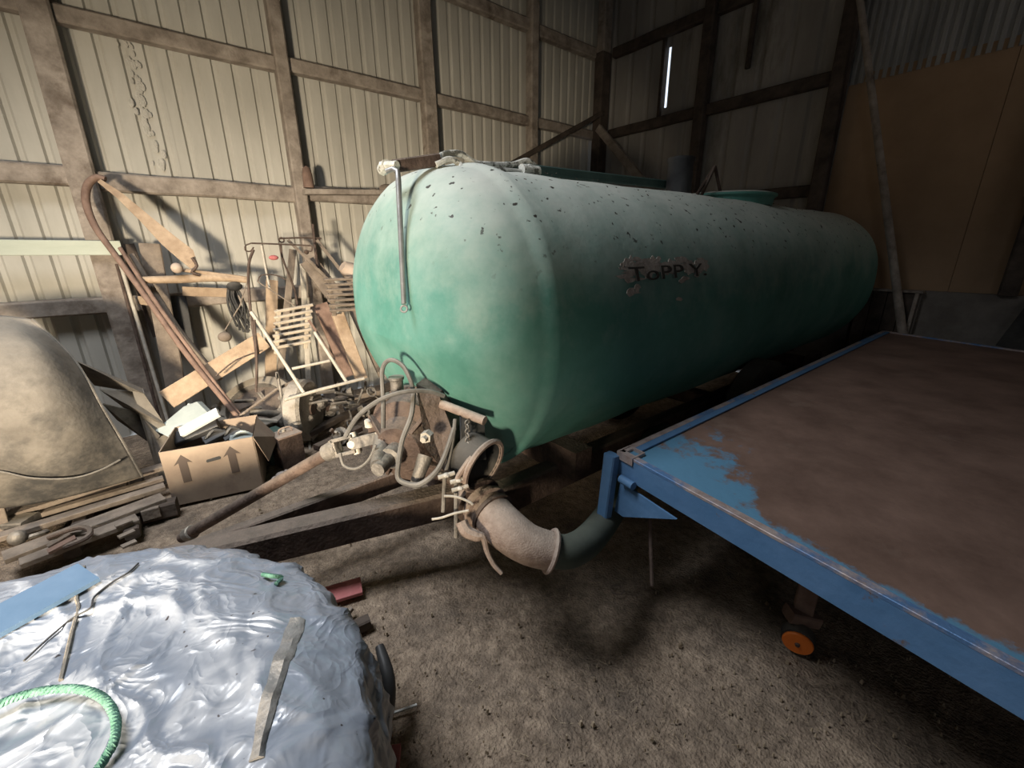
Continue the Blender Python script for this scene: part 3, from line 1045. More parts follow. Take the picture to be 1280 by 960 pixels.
# under-frame
for t in (.25, .75):
    a = P0.lerp(P1, t) + Vector((.35, 0, -.10))
    link('longitudinal_beam', G().bar(a, a + sd * (LEN - .5), .07, .12), darkp, trl)
for t in (.35, .8):
    a = P0.lerp(P3, t) + Vector((0, -.05, -.1))
    link('cross_member', G().bar(a, a + ed * (WID - .1), .06, .1), darkp, trl)
ax0 = P0.lerp(P3, .62) + Vector((0, 0, -.48))
link('axle', G().tube([ax0 - ed * -.2, ax0 + ed * (WID - .15)], .03, 10), rust, trl)
for t in (.25, WID - .25):
    c_ = ax0 + ed * t
    whl = link('wheel', G().lathe(c_ - ed * .09, ed, [(0, .2), (.01, .29), (.04, .32), (.14, .32), (.17, .29), (.18, .2)], 26), blackm, trl, smooth=40)
    link('wheel_rim', G().lathe(c_ - ed * .095, ed, [(0, .04), (.01, .17), (.18, .17), (.19, .04)], 20), orange, whl, smooth=40)
for t in (.25, .75):
    a = ax0 + ed * WID * t
    link('spring_hanger', G().bar(a, a + Vector((0, 0, .30)), .08, .06, (1, 0, 0)), rust, trl)
# small support wheel with an orange hub, bracket above it
hubc = PD(997, 803, 1.725)
hax = Vector((-.86, .22, .30)).normalized()
hax = Vector((-.93, -.28, -.14)).normalized()
cas = link('support_wheel', G().lathe(hubc + hax * .0, -hax, [(0, .050), (.006, .060), (.045, .060), (.052, .050)], 24), blackm, trl, smooth=40)
link('wheel_hub', G().lathe(hubc + hax * .004, hax, [(-.02, .050), (.0, .055), (.006, .052), (.006, .015)], 28), orange, cas, smooth=40)
link('hub_bolt', G().lathe(hubc + hax * .008, hax, [(0, .010), (.010, .008)], 8), rust, cas)
fb = G().bar(hubc - hax * .085, Vector((hubc.x, hubc.y, ZT - .10)) - hax * .085, .07, .04, hax)
link('wheel_fork', fb, wood_r, trl)
link('fork_block', G().bar(PD(985, 766, 1.76), PD(1020, 774, 1.76), .07, .05, UP), wood_r, trl)

# ================================================================== WRAPPED BALE
def bale_r(a):
    """footprint radius by angle"""
    n = 2.15
    ca, sa = abs(cos(a)), abs(sin(a))
    return ((ca / .90) ** n + (sa / .86) ** n) ** (-1 / n)


BC = Vector((-.69, 1.10, 0))
BH = .615
rotb = radians(12)


def bale_pt(a, t):
    """t: 0 centre of top ... 1 rim ... 2 ground"""
    R = bale_r(a - rotb)
    if t <= 1:
        r = t
        z = BH - .09 * max(0, (t - .70) / .30) ** 2.2
    else:
        q = t - 1
        r = 1 + .05 * sin(q * pi) - .05 * q
        z = (BH - .09) * (1 - q) + .0
    p = Vector((cos(a) * R * r, sin(a) * R * r, z))
    w1 = p * 1.0 + BC
    # crumple: ridged noise, stronger at the rim
    k_ = .35 + .65 * min(1, max(0, (t - .45) / .4))
    ridge = abs(noise.noise(w1 * 3.1 + Vector((4, 0, 0))))
    ridge2 = abs(noise.noise(Vector((w1.x * 7 + w1.y * 3, w1.y * 6, w1.z * 8))))
    ridge3 = abs(noise.noise(w1 * 17))
    fold = noise.noise(Vector((w1.x * 2.2 - w1.y * 1.3, w1.y * 2.6 + w1.x, 9)))
    fold = max(0, 1 - abs(fold) * 9) ** 1.5
    f2 = noise.noise(Vector((w1.x * 5 + w1.y * 2, w1.y * 4 - w1.x * 3, 19)))
    f2 = max(0, 1 - abs(f2) * 7) ** 1.5
    d = .014 * (.5 - ridge) + .010 * (.4 - ridge2) * (.3 + k_) + .006 * (.4 - ridge3) * (.3 + k_) + .012 * fold + .009 * f2
    # radial gathers on the flanks
    gz_ = noise.noise(Vector((a * 7.0, w1.z * 1.5 + t * .6, 2)))
    gz2 = noise.noise(Vector((a * 17.0, w1.z * 3 + t * 1.5, 7)))
    kk_ = min(1, max(0, (t - .8) / .25))
    d += kk_ * (.018 * (.35 - abs(gz_)) + .016 * (.35 - abs(gz2)))
    if t <= 1:
        p.z += d
    else:
        p.x += cos(a) * d * 1.6
        p.y += sin(a) * d * 1.6
        p.z = max(p.z, .004)
    return BC + p


g = G()
KA, KT = 420, 150
rg = []
for i in range(KT + 1):
    t = max(2 * i / KT, .004)
    rg.append([bale_pt(2 * pi * j / KA, t) for j in range(KA)])
g.rings(rg)
bale = thing('wrapped_bale', (BC.x, BC.y, 0), 'large bale in crumpled white plastic film in the near left corner', 'bale')
link('film', g, bale_material(), bale, smooth=180)


def bale_z(x, y):
    v = Vector((x, y, 0)) - BC
    a = atan2(v.y, v.x)
    r = hypot(v.x, v.y) / bale_r(a - rotb)
    return bale_pt(a, min(r, 1.0)).z


def onb(px, py, up=.0):
    p = PZ(px, py, BH)
    for _ in range(6):
        p = PZ(px, py, bale_z(p.x, p.y) + up)
    return p


# translucent wrinkled tape strap down the bale
tp = [(372, 772), (362, 800), (346, 845), (330, 900), (318, 958)]
g = G()
rr = []
P_ = [onb(a_, b_, .006) for a_, b_ in tp]
for i in range(len(P_) - 1):
    for q in range(6):
        p = P_[i].lerp(P_[i + 1], q / 6)
        d = (P_[i + 1] - P_[i]).normalized()
        s_ = d.cross(UP).normalized()
        ww = .019 + .010 * noise.noise(p * 13)
        rr.append([Vector((c.x, c.y, bale_z(c.x, c.y) + h)) for c, h in ((p - s_ * ww, .003), (p - s_ * ww * .4, .010), (p + s_ * ww * .3, .006), (p + s_ * ww, .003), (p + s_ * ww, .001), (p - s_ * ww, .001))])
g.rings(rr)
link('film_strap', g, tapem, bale, smooth=40)
link('bale_shadow_line', G().tube([PZ(462, 800, .30) + Vector((.03, 0, -.05)), PZ(485, 850, .2), PZ(480, 900, .10), PZ(455, 955, .02)], [.015, .024, .028, .028], 10, 4), darkp, bale, smooth=True)  # dark tube standing in for the shadow line along the bale's lower right edge
g = G()
for q_ in (((105, 708), (96, 745), (98, 760), (90, 790), (76, 850)),):
    g.tube([onb(a_, b_, .003) for a_, b_ in q_], .0045, 6, 4)
link('film_fold', g, iron, bale, smooth=True)
# green tie end peeping out of the film
tag(link('green_twine', G().tube([onb(328, 718, .012), onb(340, 720, .02), onb(352, 722, .014), onb(345, 730, .008)], .007, 6, 4), ropeg, None, smooth=True), 'short scrap of green twine on the far rim of the white bale', 'twine')
# rope
rp = [(-40, 905), (0, 880), (40, 866), (80, 861), (110, 864), (132, 876), (144, 898), (143, 925), (130, 950), (112, 975)]
rpts = [onb(a_, b_, .028 if 0 < i < 8 else .016) for i, (a_, b_) in enumerate(rp)]
gc = G().tube(rpts, .0072, 10, 8)
rope = link('green_rope', gc, ropeg, None, smooth=True)
tag(rope, 'thick green twisted rope looped over the near corner of the white bale', 'rope')
# strands wound round it
full = []
for i in range(len(rpts) - 1):
    p0, p1, p2, p3 = rpts[max(i - 1, 0)], rpts[i], rpts[i + 1], rpts[min(i + 2, len(rpts) - 1)]
    for q in range(24):
        t = q / 24
        full.append(.5 * ((2 * p1) + (p2 - p0) * t + (2 * p0 - 5 * p1 + 4 * p2 - p3) * t * t + (3 * p1 - p0 - 3 * p2 + p3) * t ** 3))
for ph in (0, 2 * pi / 3, 4 * pi / 3):
    sp2 = []
    for i in range(len(full) - 1):
        d = (full[i + 1] - full[i]).normalized()
        s_ = d.cross(UP).normalized()
        n_ = s_.cross(d)
        t = i * .55 + ph
        sp2.append(full[i] + (s_ * cos(t) + n_ * sin(t)) * .0050)
    o = link('strand', G().tube(sp2, .0046, 5), ropeg, rope, smooth=True)
# wire lying over the film
wr_ = [(30, 826), (58, 800), (90, 773), (113, 760), (118, 746), (140, 728), (160, 716), (173, 704)]
tag(link('bent_wire', G().tube([onb(a_, b_, .006) for a_, b_ in wr_], .0028, 6, 4), darkp, None, smooth=True), 'thin dark bent wire lying across the white bale', 'wire')
# blue board on the bale
zb_ = max(bale_z(onb(a_, b_).x, onb(a_, b_).y) for a_, b_ in ((95, 705), (60, 735), (20, 760), (122, 718))) + .004
bq = [PZ(97, 704, zb_ + .014), PZ(124, 722, zb_ + .014)]
bd = PZ(0, 754, zb_ + .014)
dirb = (bd - bq[0]).normalized()
bpoly = [bq[0], bq[1], bq[1] + dirb * .75, bq[0] + dirb * .75]
tag(link('blue_board', G().prism([p - Vector((0, 0, .014)) for p in bpoly], UP, .014), bluebd), 'pale blue painted board lying on the left of the white bale', 'board')

# pieces on the floor beside the bale
a, b = PZ(398, 748, .03), PZ(452, 732, .03)
tag(link('red_board', G().bar(a + (a - b) * .6, b, .11, .02), redp), 'faded red painted board end beside the white bale', 'board')
a, b = PZ(455, 952, .03), PZ(500, 945, .03)
tag(link('red_board', G().bar(a, b, .06, .03), redp), 'dark red board end at the very bottom beside the white bale', 'board')
a, b = PZ(472, 898, .01), PZ(521, 881, .012)
tag(link('white_stick', G().bar(a, b, .008, .008), whitep), 'thin white stick on the dirt floor right of the bale', 'stick')
a, b = PZ(432, 790, .03), PZ(462, 776, .03)
tag(link('dark_block', G().bar(a, b, .05, .05), timber_d), 'small dark wood block on the floor behind the bale', 'block')
tag(link('wood_scrap', G().bar(PZ(428, 775, .02), PZ(440, 760, .04), .02, .02), wood_g), 'splintered wood scrap by the red board beside the bale', 'wood scrap')
tag(link('iron_ring', G().ring(PZ(771, 737, .012), (0, 0, 1), .030, .003, 26, 6), rust, smooth=True), 'small rusty iron ring on the floor below the trailer corner', 'ring')

# ================================================================== LEFT SIDE: mudguard, planks, box
# bulging mudguard leaning by the wall
def mud(px, py, y): return PY(px, py, y)


def fender(corners, bulge, nu, nv, nm, lab, m_=fendm, th=.004):
    """curved sheet through a grid of points (rows of world points), bulging"""
    g = G()
    rows = corners
    R = []
    nr = len(rows)

    def cr(P, t):
        n = len(P) - 1
        i = min(int(t * n), n - 1)
        u = t * n - i
        p0, p1, p2, p3 = P[max(i - 1, 0)], P[i], P[i + 1], P[min(i + 2, n)]
        return .5 * ((2 * p1) + (p2 - p0) * u + (2 * p0 - 5 * p1 + 4 * p2 - p3) * u * u + (3 * p1 - p0 - 3 * p2 + p3) * u ** 3)
    grid = []
    for j in range(nv + 1):
        col = [cr(r_, 0) for r_ in rows]
        grid.append([cr([cr(r_, i / nu) for r_ in rows], j / nv) for i in range(nu + 1)])
    V = [p for r_ in grid for p in r_]
    Fc = []
    for j in range(nv):
        for i in range(nu):
            a = j * (nu + 1) + i
            Fc.append((a, a + 1, a + nu + 2, a + nu + 1))
    g.add(V, Fc)
    return g


rows = [
    [PY(-150, 410, 3.9), PY(-60, 396, 3.9), PY(0, 394, 3.85), PY(40, 399, 3.8)],
    [PY(-160, 440, 3.55), PY(-60, 425, 3.52), PY(40, 430, 3.52), PY(93, 450, 3.66)],
    [PY(-160, 500, 3.42), PY(-60, 490, 3.32), PY(60, 500, 3.32), PY(128, 510, 3.52)],
    [PY(-160, 570, 3.42), PY(-60, 570, 3.28), PY(80, 575, 3.28), PY(158, 560, 3.46)],
    [PY(-160, 640, 3.5), PY(-60, 640, 3.36), PY(60, 627, 3.36), PY(178, 596, 3.46)],
]
g = fender(rows, 0, 28, 36, '', '')
mg = link('mudguard', g, fendm, None, smooth=180)
md = mg.modifiers.new('thickness', 'SOLIDIFY')
md.thickness = .006
tag(mg, 'large bulging grey sheet metal mudguard standing against the left wall', 'mudguard')
g = G().tube([PY(-60, 585, 3.262), PY(0, 590, 3.258), PY(40, 598, 3.262), PY(90, 598, 3.272), PY(125, 588, 3.31), PY(150, 575, 3.38)], .007, 6, 5)
link('pressed_bead', g, fendm, mg, smooth=True)
link('edge_bead', G().tube([r_[-1] for r_ in rows], .008, 6, 5), fendm, mg, smooth=True)
# bent flanges between mudguard and wall
specs = [
    ([(92, 450), (178, 486), (180, 492), (118, 482)], 3.75, 'bent pale sheet metal flange sticking out behind the mudguard, uppermost'),
    ([(124, 487), (165, 490), (205, 530), (196, 540)], 3.72, 'curved grey sheet strip behind the mudguard, sloping to the box'),
    ([(128, 505), (170, 514), (200, 545), (190, 556), (146, 525)], 3.66, 'dented grey sheet strip behind the mudguard, lowest and nearest the planks'),
]
for pl, yy, lb in specs:
    g = G().prism([PY(a_, b_, yy + .12 * (i % 2) + .02 * i) for i, (a_, b_) in enumerate(pl)], (.2, 1, .1), .012)
    tag(link('sheet_strip', g, fendm), lb, 'sheet metal')
a = PY(203, 545, 3.68)
tag(link('sheet_strip', G().prism([PY(165, 488, 3.8), PY(180, 492, 3.8), PY(226, 560, 3.75), PY(214, 620, 3.7), PY(196, 590, 3.7)], (0, 1, 0), .01), fendm), 'dark curved sheet leaning between mudguard and cardboard box', 'sheet metal')
# props that hold the mudguard
tag(link('support_block', G().box((-1.0, 3.52, -.02), (-.45, 3.62, .12)), timber_d), 'dark timber block under the mudguard', 'block')

# planks stacked on the floor in front of the mudguard
pl = [
    ((22, 640), (204, 583), .15, .085, .03, 'grey plank on the floor, nearest the mudguard', wood_g),
    ((18, 652), (204, 598), .12, .05, .03, 'second grey plank from the mudguard, beside the cardboard box', wood_g),
    ((30, 662), (206, 608), .12, .075, .03, 'broad pale plank ending beside the cardboard box', wood_g),
    ((40, 684), (204, 622), .11, .11, .03, 'widest pale board in the row of planks by the box', wood_g),
    ((60, 690), (172, 648), .09, .10, .028, 'short board with sawn notches at the near end of the planks', wood_g),
]
for (a_, b_, zz, wd, th, lb, mm) in pl:
    p, q = PZ(*a_, zz), PZ(*b_, zz)
    d = (q - p).normalized()
    p = p - d * (.5 if a_[0] < 25 else .1)
    last_plank = tag(link('plank', G().bar(p, q, wd, th, seg=4, wob=.002), mm), lb, 'plank')
for i, (a_, b_) in enumerate((((144, 658), (165, 650)), ((148, 672), (168, 663)), ((152, 684), (170, 676)))):
    p, q = PZ(*a_, .115), PZ(*b_, .115)
    link('slat', G().bar(p, q, .035, .012), wood_g, last_plank)
# bearers and block
tag(link('bearer', G().bar(PZ(90, 690, .05), PZ(120, 600, .05), .07, .07), timber_d), 'dark timber bearer under the row of planks', 'bearer')
tag(link('bearer', G().bar(PZ(165, 668, .05), PZ(172, 600, .04), .07, .06), timber_d), 'dark timber bearer under the plank ends near the box', 'bearer')
cb = PZ(192, 652, 0)
cr_ = thing('notched_block', (cb.x, cb.y, 0), 'grey notched wooden block on the floor in front of the box', 'block')
link('block', G().bar(PZ(168, 645, .05), PZ(222, 632, .05), .09, .10), timber_d, cr_)
link('inset', G().bar(PZ(178, 640, .07) + Vector((0, -.05, 0)), PZ(200, 634, .07) + Vector((0, -.05, 0)), .03, .07), wood_g, cr_)
# iron scrap at left by the bale
tag(link('iron_hook', G().tube([PZ(60, 672, .14), PZ(95, 660, .16), PZ(112, 662, .16), PZ(108, 672, .15), PZ(80, 684, .13)], .014, 8, 4).bar(PZ(60, 684, .14), PZ(88, 668, .16), .03, .02), rust, smooth=True), 'rusty iron hook bar lying on the planks behind the bale', 'iron hook')
tag(link('iron_bar', G().bar(PZ(60, 690, .13), PZ(95, 672, .15), .045, .018), wood_r), 'reddish flat iron bar under the hook behind the bale', 'iron bar')
rc = PZ(14, 668, .1)
rb = thing('rusty_bracket', (rc.x, rc.y, 0), 'grey iron bracket at the left edge behind the bale', 'bracket')
link('plate', G().bar(PZ(2, 655, .12), PZ(40, 652, .12), .12, .06), iron, rb)
link('upright', G().bar(PZ(6, 665, .1), PZ(6, 665, .1) + Vector((0, .05, .16)), .05, .02, (0, 1, 0)), wood_g, rb)
link('knob', G().ball(PZ(22, 672, .14), .04, 12), iron, rb, smooth=True)
link('hoop', G().ring(PZ(38, 670, .10), (0, .4, 1), .06, .014, 18, 6), iron, rb, smooth=True)

# ---- cardboard box
b0 = Vector((-.222, 3.268, 0))
b1 = Vector((.275, 3.160, 0))
ux = (b1 - b0).normalized()
uy = Vector((-ux.y, ux.x, 0))
bw = (b1 - b0).length
bl = .40
bh = .395
box = thing('cardboard_box', (b0.x + .25, b0.y + .15, 0), 'open brown cardboard box full of scrap, with two printed arrows', 'cardboard box')
flr = .36
tk = .006
top_out = -.004


def bx_pt(u, v, z):
    k_ = z / bh
    return b0 + ux * (u * bw + (u - .5) * 2 * top_out * k_) + uy * (v * bl + (v - .5) * 2 * .02 * k_) + UP * (z + .004)


def wallp(u0, v0, u1, v1, nm, n_):
    q = [bx_pt(u0, v0, 0), bx_pt(u1, v1, 0), bx_pt(u1, v1, bh), bx_pt(u0, v0, bh)]
    return link(nm, G().prism(q, n_, tk), card, box)


fr = wallp(0, 0, 1, 0, 'front_side', -uy)
wallp(0, 1, 1, 1, 'back_side', uy)
wallp(0, 0, 0, 1, 'left_side', -ux)
wallp(1, 0, 1, 1, 'right_side', ux)
link('bottom', G().prism([bx_pt(0, 0, .005), bx_pt(1, 0, .005), bx_pt(1, 1, .005), bx_pt(0, 1, .005)], UP, .01), card, box)
# bent flap on the right
link('flap', G().prism([bx_pt(1, 0, bh), bx_pt(1, .9, bh), bx_pt(1, .75, bh) + ux * .12 - UP * .16, bx_pt(1, .1, bh) + ux * .06 - UP * .22], ux, .005), card, box)


def fpt(u, z):
    p = bx_pt(u, 0, z * bh)
    return p - uy * (tk + .001)


def arrow(uc):
    return G().prism([fpt(uc - .045, .40 - .01), fpt(uc + .045, .40), fpt(uc + .045, .76), fpt(uc + .10, .74), fpt(uc, .90), fpt(uc - .10, .72), fpt(uc - .045, .76)], -uy, .0015)


link('printed_arrow', arrow(.20), cardp, fr)
link('printed_arrow', arrow(.73), cardp, fr)
link('hand_hole', G().prism([fpt(.45, .68), fpt(.60, .70), fpt(.61, .74), fpt(.59, .76), fpt(.45, .73), fpt(.44, .70)], -uy, .002), darkp, fr)

# things in the box
bcx = b0 + ux * bw * .30 + uy * .2
mo = thing('desk_printer', (bcx.x, bcx.y, .2), 'grey and white plastic machine case tipped on top of the cardboard box', 'machine case')
q0 = [PD(194, 538, 3.02), PD(230, 508, 3.2), PD(246, 502, 3.25), PD(264, 520, 3.15), PD(218, 550, 2.98)]
link('lid', G().prism(q0, (fw * 1).normalized(), .05), greyp, mo)
link('edge_band', G().bar(PD(236, 506, 3.24), PD(252, 520, 3.22), .03, .03, fw), greyp, mo, label='darker grey band')
link('tray', G().bar(PD(226, 541, 2.98), PD(273, 515, 3.05), .075, .03, (-.3, -.5, .8)), whitep, mo, label='white plastic tray')
link('dark_base', G().bar(PD(215, 552, 2.98), PD(272, 528, 3.08), .10, .05, (-.3, -.5, .8)), darkp, mo)
g = [(PD(280, 548, 3.05), PD(300, 537, 3.1), 'dark plastic casing in the middle of the cardboard box'),
     (PD(288, 550, 3.02), PD(318, 545, 3.08), 'grey bent plastic piece at the right of the cardboard box'),
     (PD(255, 552, 2.98), PD(282, 540, 3.06), 'black plastic casing beside the white tray in the box')]
for i, (a, b, lb) in enumerate(g):
    gg = G().bar(a, b, .07, .03, (.2, -.5, .8), w2=.04).tube([a, (a + b) / 2 + UP * .05, b], .012, 6, 4)
    tag(link('scrap_casing', gg, darkp if i != 1 else greyp), lb, 'plastic scrap')
tag(link('scrap_bundle', G().box(bx_pt(.15, .2, .05), bx_pt(.85, .75, .22)).ball(bx_pt(.4, .5, .22), .09, 10, (1.5, 1, .5)), rubber), 'dark heap of rags filling the cardboard box', 'rags', kind='stuff')

# ================================================================== JUNK PILE
def tg(name, g, m_, label, cat, smooth=False, group=None):
    return tag(link(name, g, m_, None, smooth=smooth), label, cat, group)


# big bent pole and curved wooden arm (old horse plough beams)
tg('bent_pole', G().tube([PY(132, 224, 4.62), PY(120, 222, 4.64), PY(109, 233, 4.66), PY(108, 255, 4.64), PY(120, 285, 4.58), PY(145, 320, 4.48), PY(185, 375, 4.3), PY(235, 445, 4.05), PY(300, 525, 3.72)], [.020, .024, .026, .025, .023, .021, .020, .020, .018], 10, 5), wood_r, 'long dark bent wooden pole hooked over the first wall stud', 'pole', True)
tg('straight_pole', G().tube([PY(150, 310, 4.55), PY(200, 385, 4.25), PY(262, 470, 3.95), PY(303, 522, 3.75)], [.015, .015, .014, .012], 10, 2), wood_r, 'thin straight brown pole leaning alongside the bent pole', 'pole', True)
tg('short_pole', G().tube([PY(165, 318, 4.6), PY(222, 410, 4.35), PY(276, 475, 4.15)], .02, 8, 2), wood_g, 'shorter grey pole leaning behind the bent pole', 'pole', True)
arm_pts = [(124, 226, 4.60), (150, 245, 4.56), (180, 272, 4.52), (210, 300, 4.46), (232, 318, 4.42), (243, 334, 4.40)]
arm_w = [.02, .035, .05, .075, .085, .04]
g = G()
rr = []
for i, (a_, b_, c_) in enumerate(arm_pts):
    p = PY(a_, b_, c_)
    nx_ = PY(*arm_pts[min(i + 1, 5)][:2], arm_pts[min(i + 1, 5)][2]) - PY(*arm_pts[max(i - 1, 0)][:2], arm_pts[max(i - 1, 0)][2])
    d = nx_.normalized()
    s_ = d.cross(Vector((0, 1, 0))).normalized()
    W = arm_w[i] * .75
    rr.append([p - s_ * W - Vector((0, .02, 0)), p + s_ * W - Vector((0, .02, 0)), p + s_ * W + Vector((0, .02, 0)), p - s_ * W + Vector((0, .02, 0))])
g.rings(rr)
ar = link('curved_beam', g, wood, None, smooth=30)
tag(ar, 'pale curved wooden beam widening downwards, hung below the wall girt', 'wooden beam')
link('iron_clasp', G().tube([PY(240, 322, 4.37), PY(246, 332, 4.36), PY(240, 340, 4.36), PY(250, 344, 4.36)], .012, 6, 3), rust, ar, smooth=True)
cbm = thing('whippletree', tuple(PY(250, 352, 4.4)), 'horizontal worn wooden crossbar with rounded pale end knob by the wall', 'crossbar')
link('beam', G().tube([PY(178, 350, 4.42), PY(225, 349, 4.40), PY(270, 347, 4.38), PY(312, 351, 4.36)], [.026, .032, .034, .02], 10, 4), wood, cbm, smooth=True)
link('upper_rail', G().tube([PY(226, 337, 4.40), PY(262, 342, 4.38), PY(312, 348, 4.36)], [.014, .018, .014], 8, 3), wood, cbm, smooth=True)
link('end_knob', G().ball(PY(221, 335, 4.34), .040, 16), pinkm, cbm, smooth=True)
tg('hanging_ball', G().ball(PY(281, 421, 4.3), .045, 16, (1.15, 1, .95)).tube([PY(281, 413, 4.3), PY(300, 382, 4.3), PY(309, 352, 4.33)], .005, 6), wood_g, 'round grey float ball hanging on a cord in front of the sheets', 'ball', True)
# posts and boards by stud one
tg('short_post', G().bar(PY(187, 305, 4.72), PY(222, 495, 4.55), .14, .07, (0, -1, 0)), wood_g, 'short weathered wooden post leaning on the wall right of the first stud', 'post')
tg('white_tube', G().tube([PY(150, 328, 4.72), PY(214, 540, 4.50)], .014, 10), iron_l, 'thin pale metal tube leaning on the wall beside the first stud', 'tube', True)
tg('dark_tube', G().tube([PY(146, 330, 4.74), PY(204, 540, 4.55)], .012, 8), rust, 'dark thin iron rod leaning just left of the pale tube', 'rod', True)
tg('pale_green_board', G().bar(PY(-170, 309, 4.79), PY(152, 310, 4.79), .035, .11, UP), palegreen, 'pale green painted board nailed across the wall at the left edge', 'board')
tg('dark_board', G().bar(PY(158, 305, 4.86), PY(200, 420, 4.84), .10, .03, (0, -1, 0)), timber_d, 'dark board standing behind the bent pole against the wall', 'board')
tg('dark_board', G().bar(PY(222, 370, 4.80), PY(234, 440, 4.75), .12, .03, (0, -1, 0)), darkp, 'black board end right of the weathered short post', 'board')
tg('cross_batten', G().bar(PY(228, 364, 4.75), PY(290, 366, 4.75), .03, .08, UP), wood, 'pale batten across the wall under the crossbar', 'batten')
tg('cross_batten', G().bar(PY(172, 375, 4.76), PY(190, 377, 4.76), .03, .07, UP), wood, 'short pale batten stub left of the short post', 'batten')
# black tangled strap bundle at (300,380)
g = G()
R_ = random.Random(5)
for i in range(16):
    a = PY(290 + R_.uniform(-7, 7), 358 + R_.uniform(-3, 4), 4.36)
    b = PY(303 + R_.uniform(-9, 9), 405 + R_.uniform(-10, 12), 4.30)
    mid = (a + b) / 2 + Vector((R_.uniform(-.04, .04), R_.uniform(-.02, .01), R_.uniform(-.04, .04)))
    g.tube([a, mid, b], .009, 6, 4)
g.ball(PY(293, 358, 4.34), .05, 10, (1.2, .6, .8))
tg('harness_straps', g, blackm, 'tangle of black leather harness straps hanging from the crossbar', 'harness', True)
# big wooden board diagonal behind box
tg('broad_board', G().bar(PY(208, 500, 4.0), PY(330, 425, 4.12), .15, .035, (.1, -1, .3)), wood, 'broad bare orange-toned board lying diagonally behind the poles', 'board')
# hay-rake frame with curls : iron bedstead like frame
bf = thing('iron_rack', tuple(PY(330, 400, 4.2)), 'rusty iron frame with scrolled corners leaning behind the slatted crate', 'iron frame')
link('top_rail', G().tube([PY(314, 304, 4.25), PY(345, 305, 4.25), PY(388, 307, 4.25)], .007, 6, 2), rust, bf)
link('scroll', G().tube([PY(314, 304, 4.25), PY(307, 307, 4.25), PY(307, 313, 4.25), PY(313, 314, 4.25), PY(317, 309, 4.25)], .006, 6, 4), rust, bf, smooth=True)
link('scroll', G().tube([PY(384, 307, 4.25), PY(390, 308, 4.25), PY(389, 314, 4.25), PY(383, 313, 4.25)], .006, 6, 4), rust, bf, smooth=True)
link('left_upright', G().tube([PY(317, 312, 4.25), PY(311, 330, 4.24), PY(311, 360, 4.22), PY(314, 395, 4.15), PY(320, 440, 4.05), PY(321, 480, 3.98)], .011, 8, 4), rust, bf, smooth=True)
link('inner_upright', G().tube([PY(327, 307, 4.26), PY(331, 330, 4.24), PY(337, 360, 4.2)], .009, 8, 3), iron_l, bf, smooth=True)
bf2 = thing('iron_rack', tuple(PY(370, 380, 4.4)), 'darker rear iron frame with a higher top rail, behind the scrolled one', 'iron frame')
link('top_rail', G().tube([PY(350, 298, 4.45), PY(378, 297, 4.45), PY(402, 298, 4.45)], .008, 6), rust, bf2)
link('scroll', G().ring(PY(352, 300, 4.43), (0, 1, 0), .02, .007, 14, 6), rust, bf2, smooth=True)
link('curved_upright', G().tube([PY(351, 304, 4.44), PY(353, 322, 4.44), PY(362, 345, 4.42), PY(369, 365, 4.4), PY(372, 385, 4.36)], .009, 8, 4), rust, bf2, smooth=True)
link('upright', G().tube([PY(391, 280, 4.46), PY(394, 310, 4.44), PY(397, 335, 4.42)], .012, 8), rust, bf2)
link('diagonal_strut', G().bar(PY(360, 300, 4.44), PY(408, 348, 4.34), .025, .02, (0, -1, 0)), wood_g, bf2)
link('diagonal_strut', G().bar(PY(396, 300, 4.44), PY(432, 346, 4.34), .03, .02, (0, -1, 0)), wood_g, bf2, label='broader pale strut')
link('knob', G().ball(PY(383, 315, 4.3), .022, 10), rust, bf2, smooth=True)
# slatted wooden pieces
def slatted(name, A_, B_, n, dpx, dpy, yv, lab, mm=wood):
    c = PY((A_[0] + B_[0]) / 2, A_[1] + dpy * n, yv)
    r_ = thing(name, tuple(c), lab, 'slatted crate')
    for i in range(n):
        a = PY(A_[0] + dpx * i, A_[1] + dpy * i, yv)
        b = PY(B_[0] + dpx * i, B_[1] + dpy * i, yv - .03)
        link('slat', G().bar(a, b, .022, .020, (0, -.4, 1)), mm, r_)
    for f_ in (.12, .88):
        a = PY(A_[0] + (B_[0] - A_[0]) * f_, A_[1] + (B_[1] - A_[1]) * f_ - 2, yv + .03)
        b = PY(A_[0] + (B_[0] - A_[0]) * f_ + dpx * n, A_[1] + (B_[1] - A_[1]) * f_ + dpy * n, yv + .03)
        link('side_rail', G().bar(a, b, .035, .03, (0, -1, 0)), mm, r_)
    return r_


slatted('slatted_crate', (343, 390), (391, 381), 7, -.5, 7.6, 4.05, 'pale slatted wooden crate end in the middle of the junk', palewood)
slatted('slatted_crate', (405, 350), (446, 348), 7, 1.2, 6.4, 3.95, 'greyer slatted wooden crate end touching the tank end', wood_g)
# white tubular ladder frame
lf = thing('tube_frame', tuple(PY(400, 490, 3.75)), 'white-painted tubular ladder-shaped frame leaning in the junk pile', 'tube frame')
link('side_tube', G().tube([PY(314, 390, 3.95), PY(332, 417, 3.85), PY(381, 493, 3.6)], .015, 10, 2), iron_l, lf, smooth=True)
link('side_tube', G().tube([PY(393, 415, 3.85), PY(433, 477, 3.6)], .015, 10), iron_l, lf, smooth=True)
link('cross_tube', G().tube([PY(355, 500, 3.58), PY(400, 487, 3.58), PY(455, 473, 3.58)], .014, 10), iron_l, lf, smooth=True)
link('cross_tube', G().tube([PY(365, 461, 3.7), PY(412, 451, 3.7)], .012, 10), iron_l, lf, smooth=True)
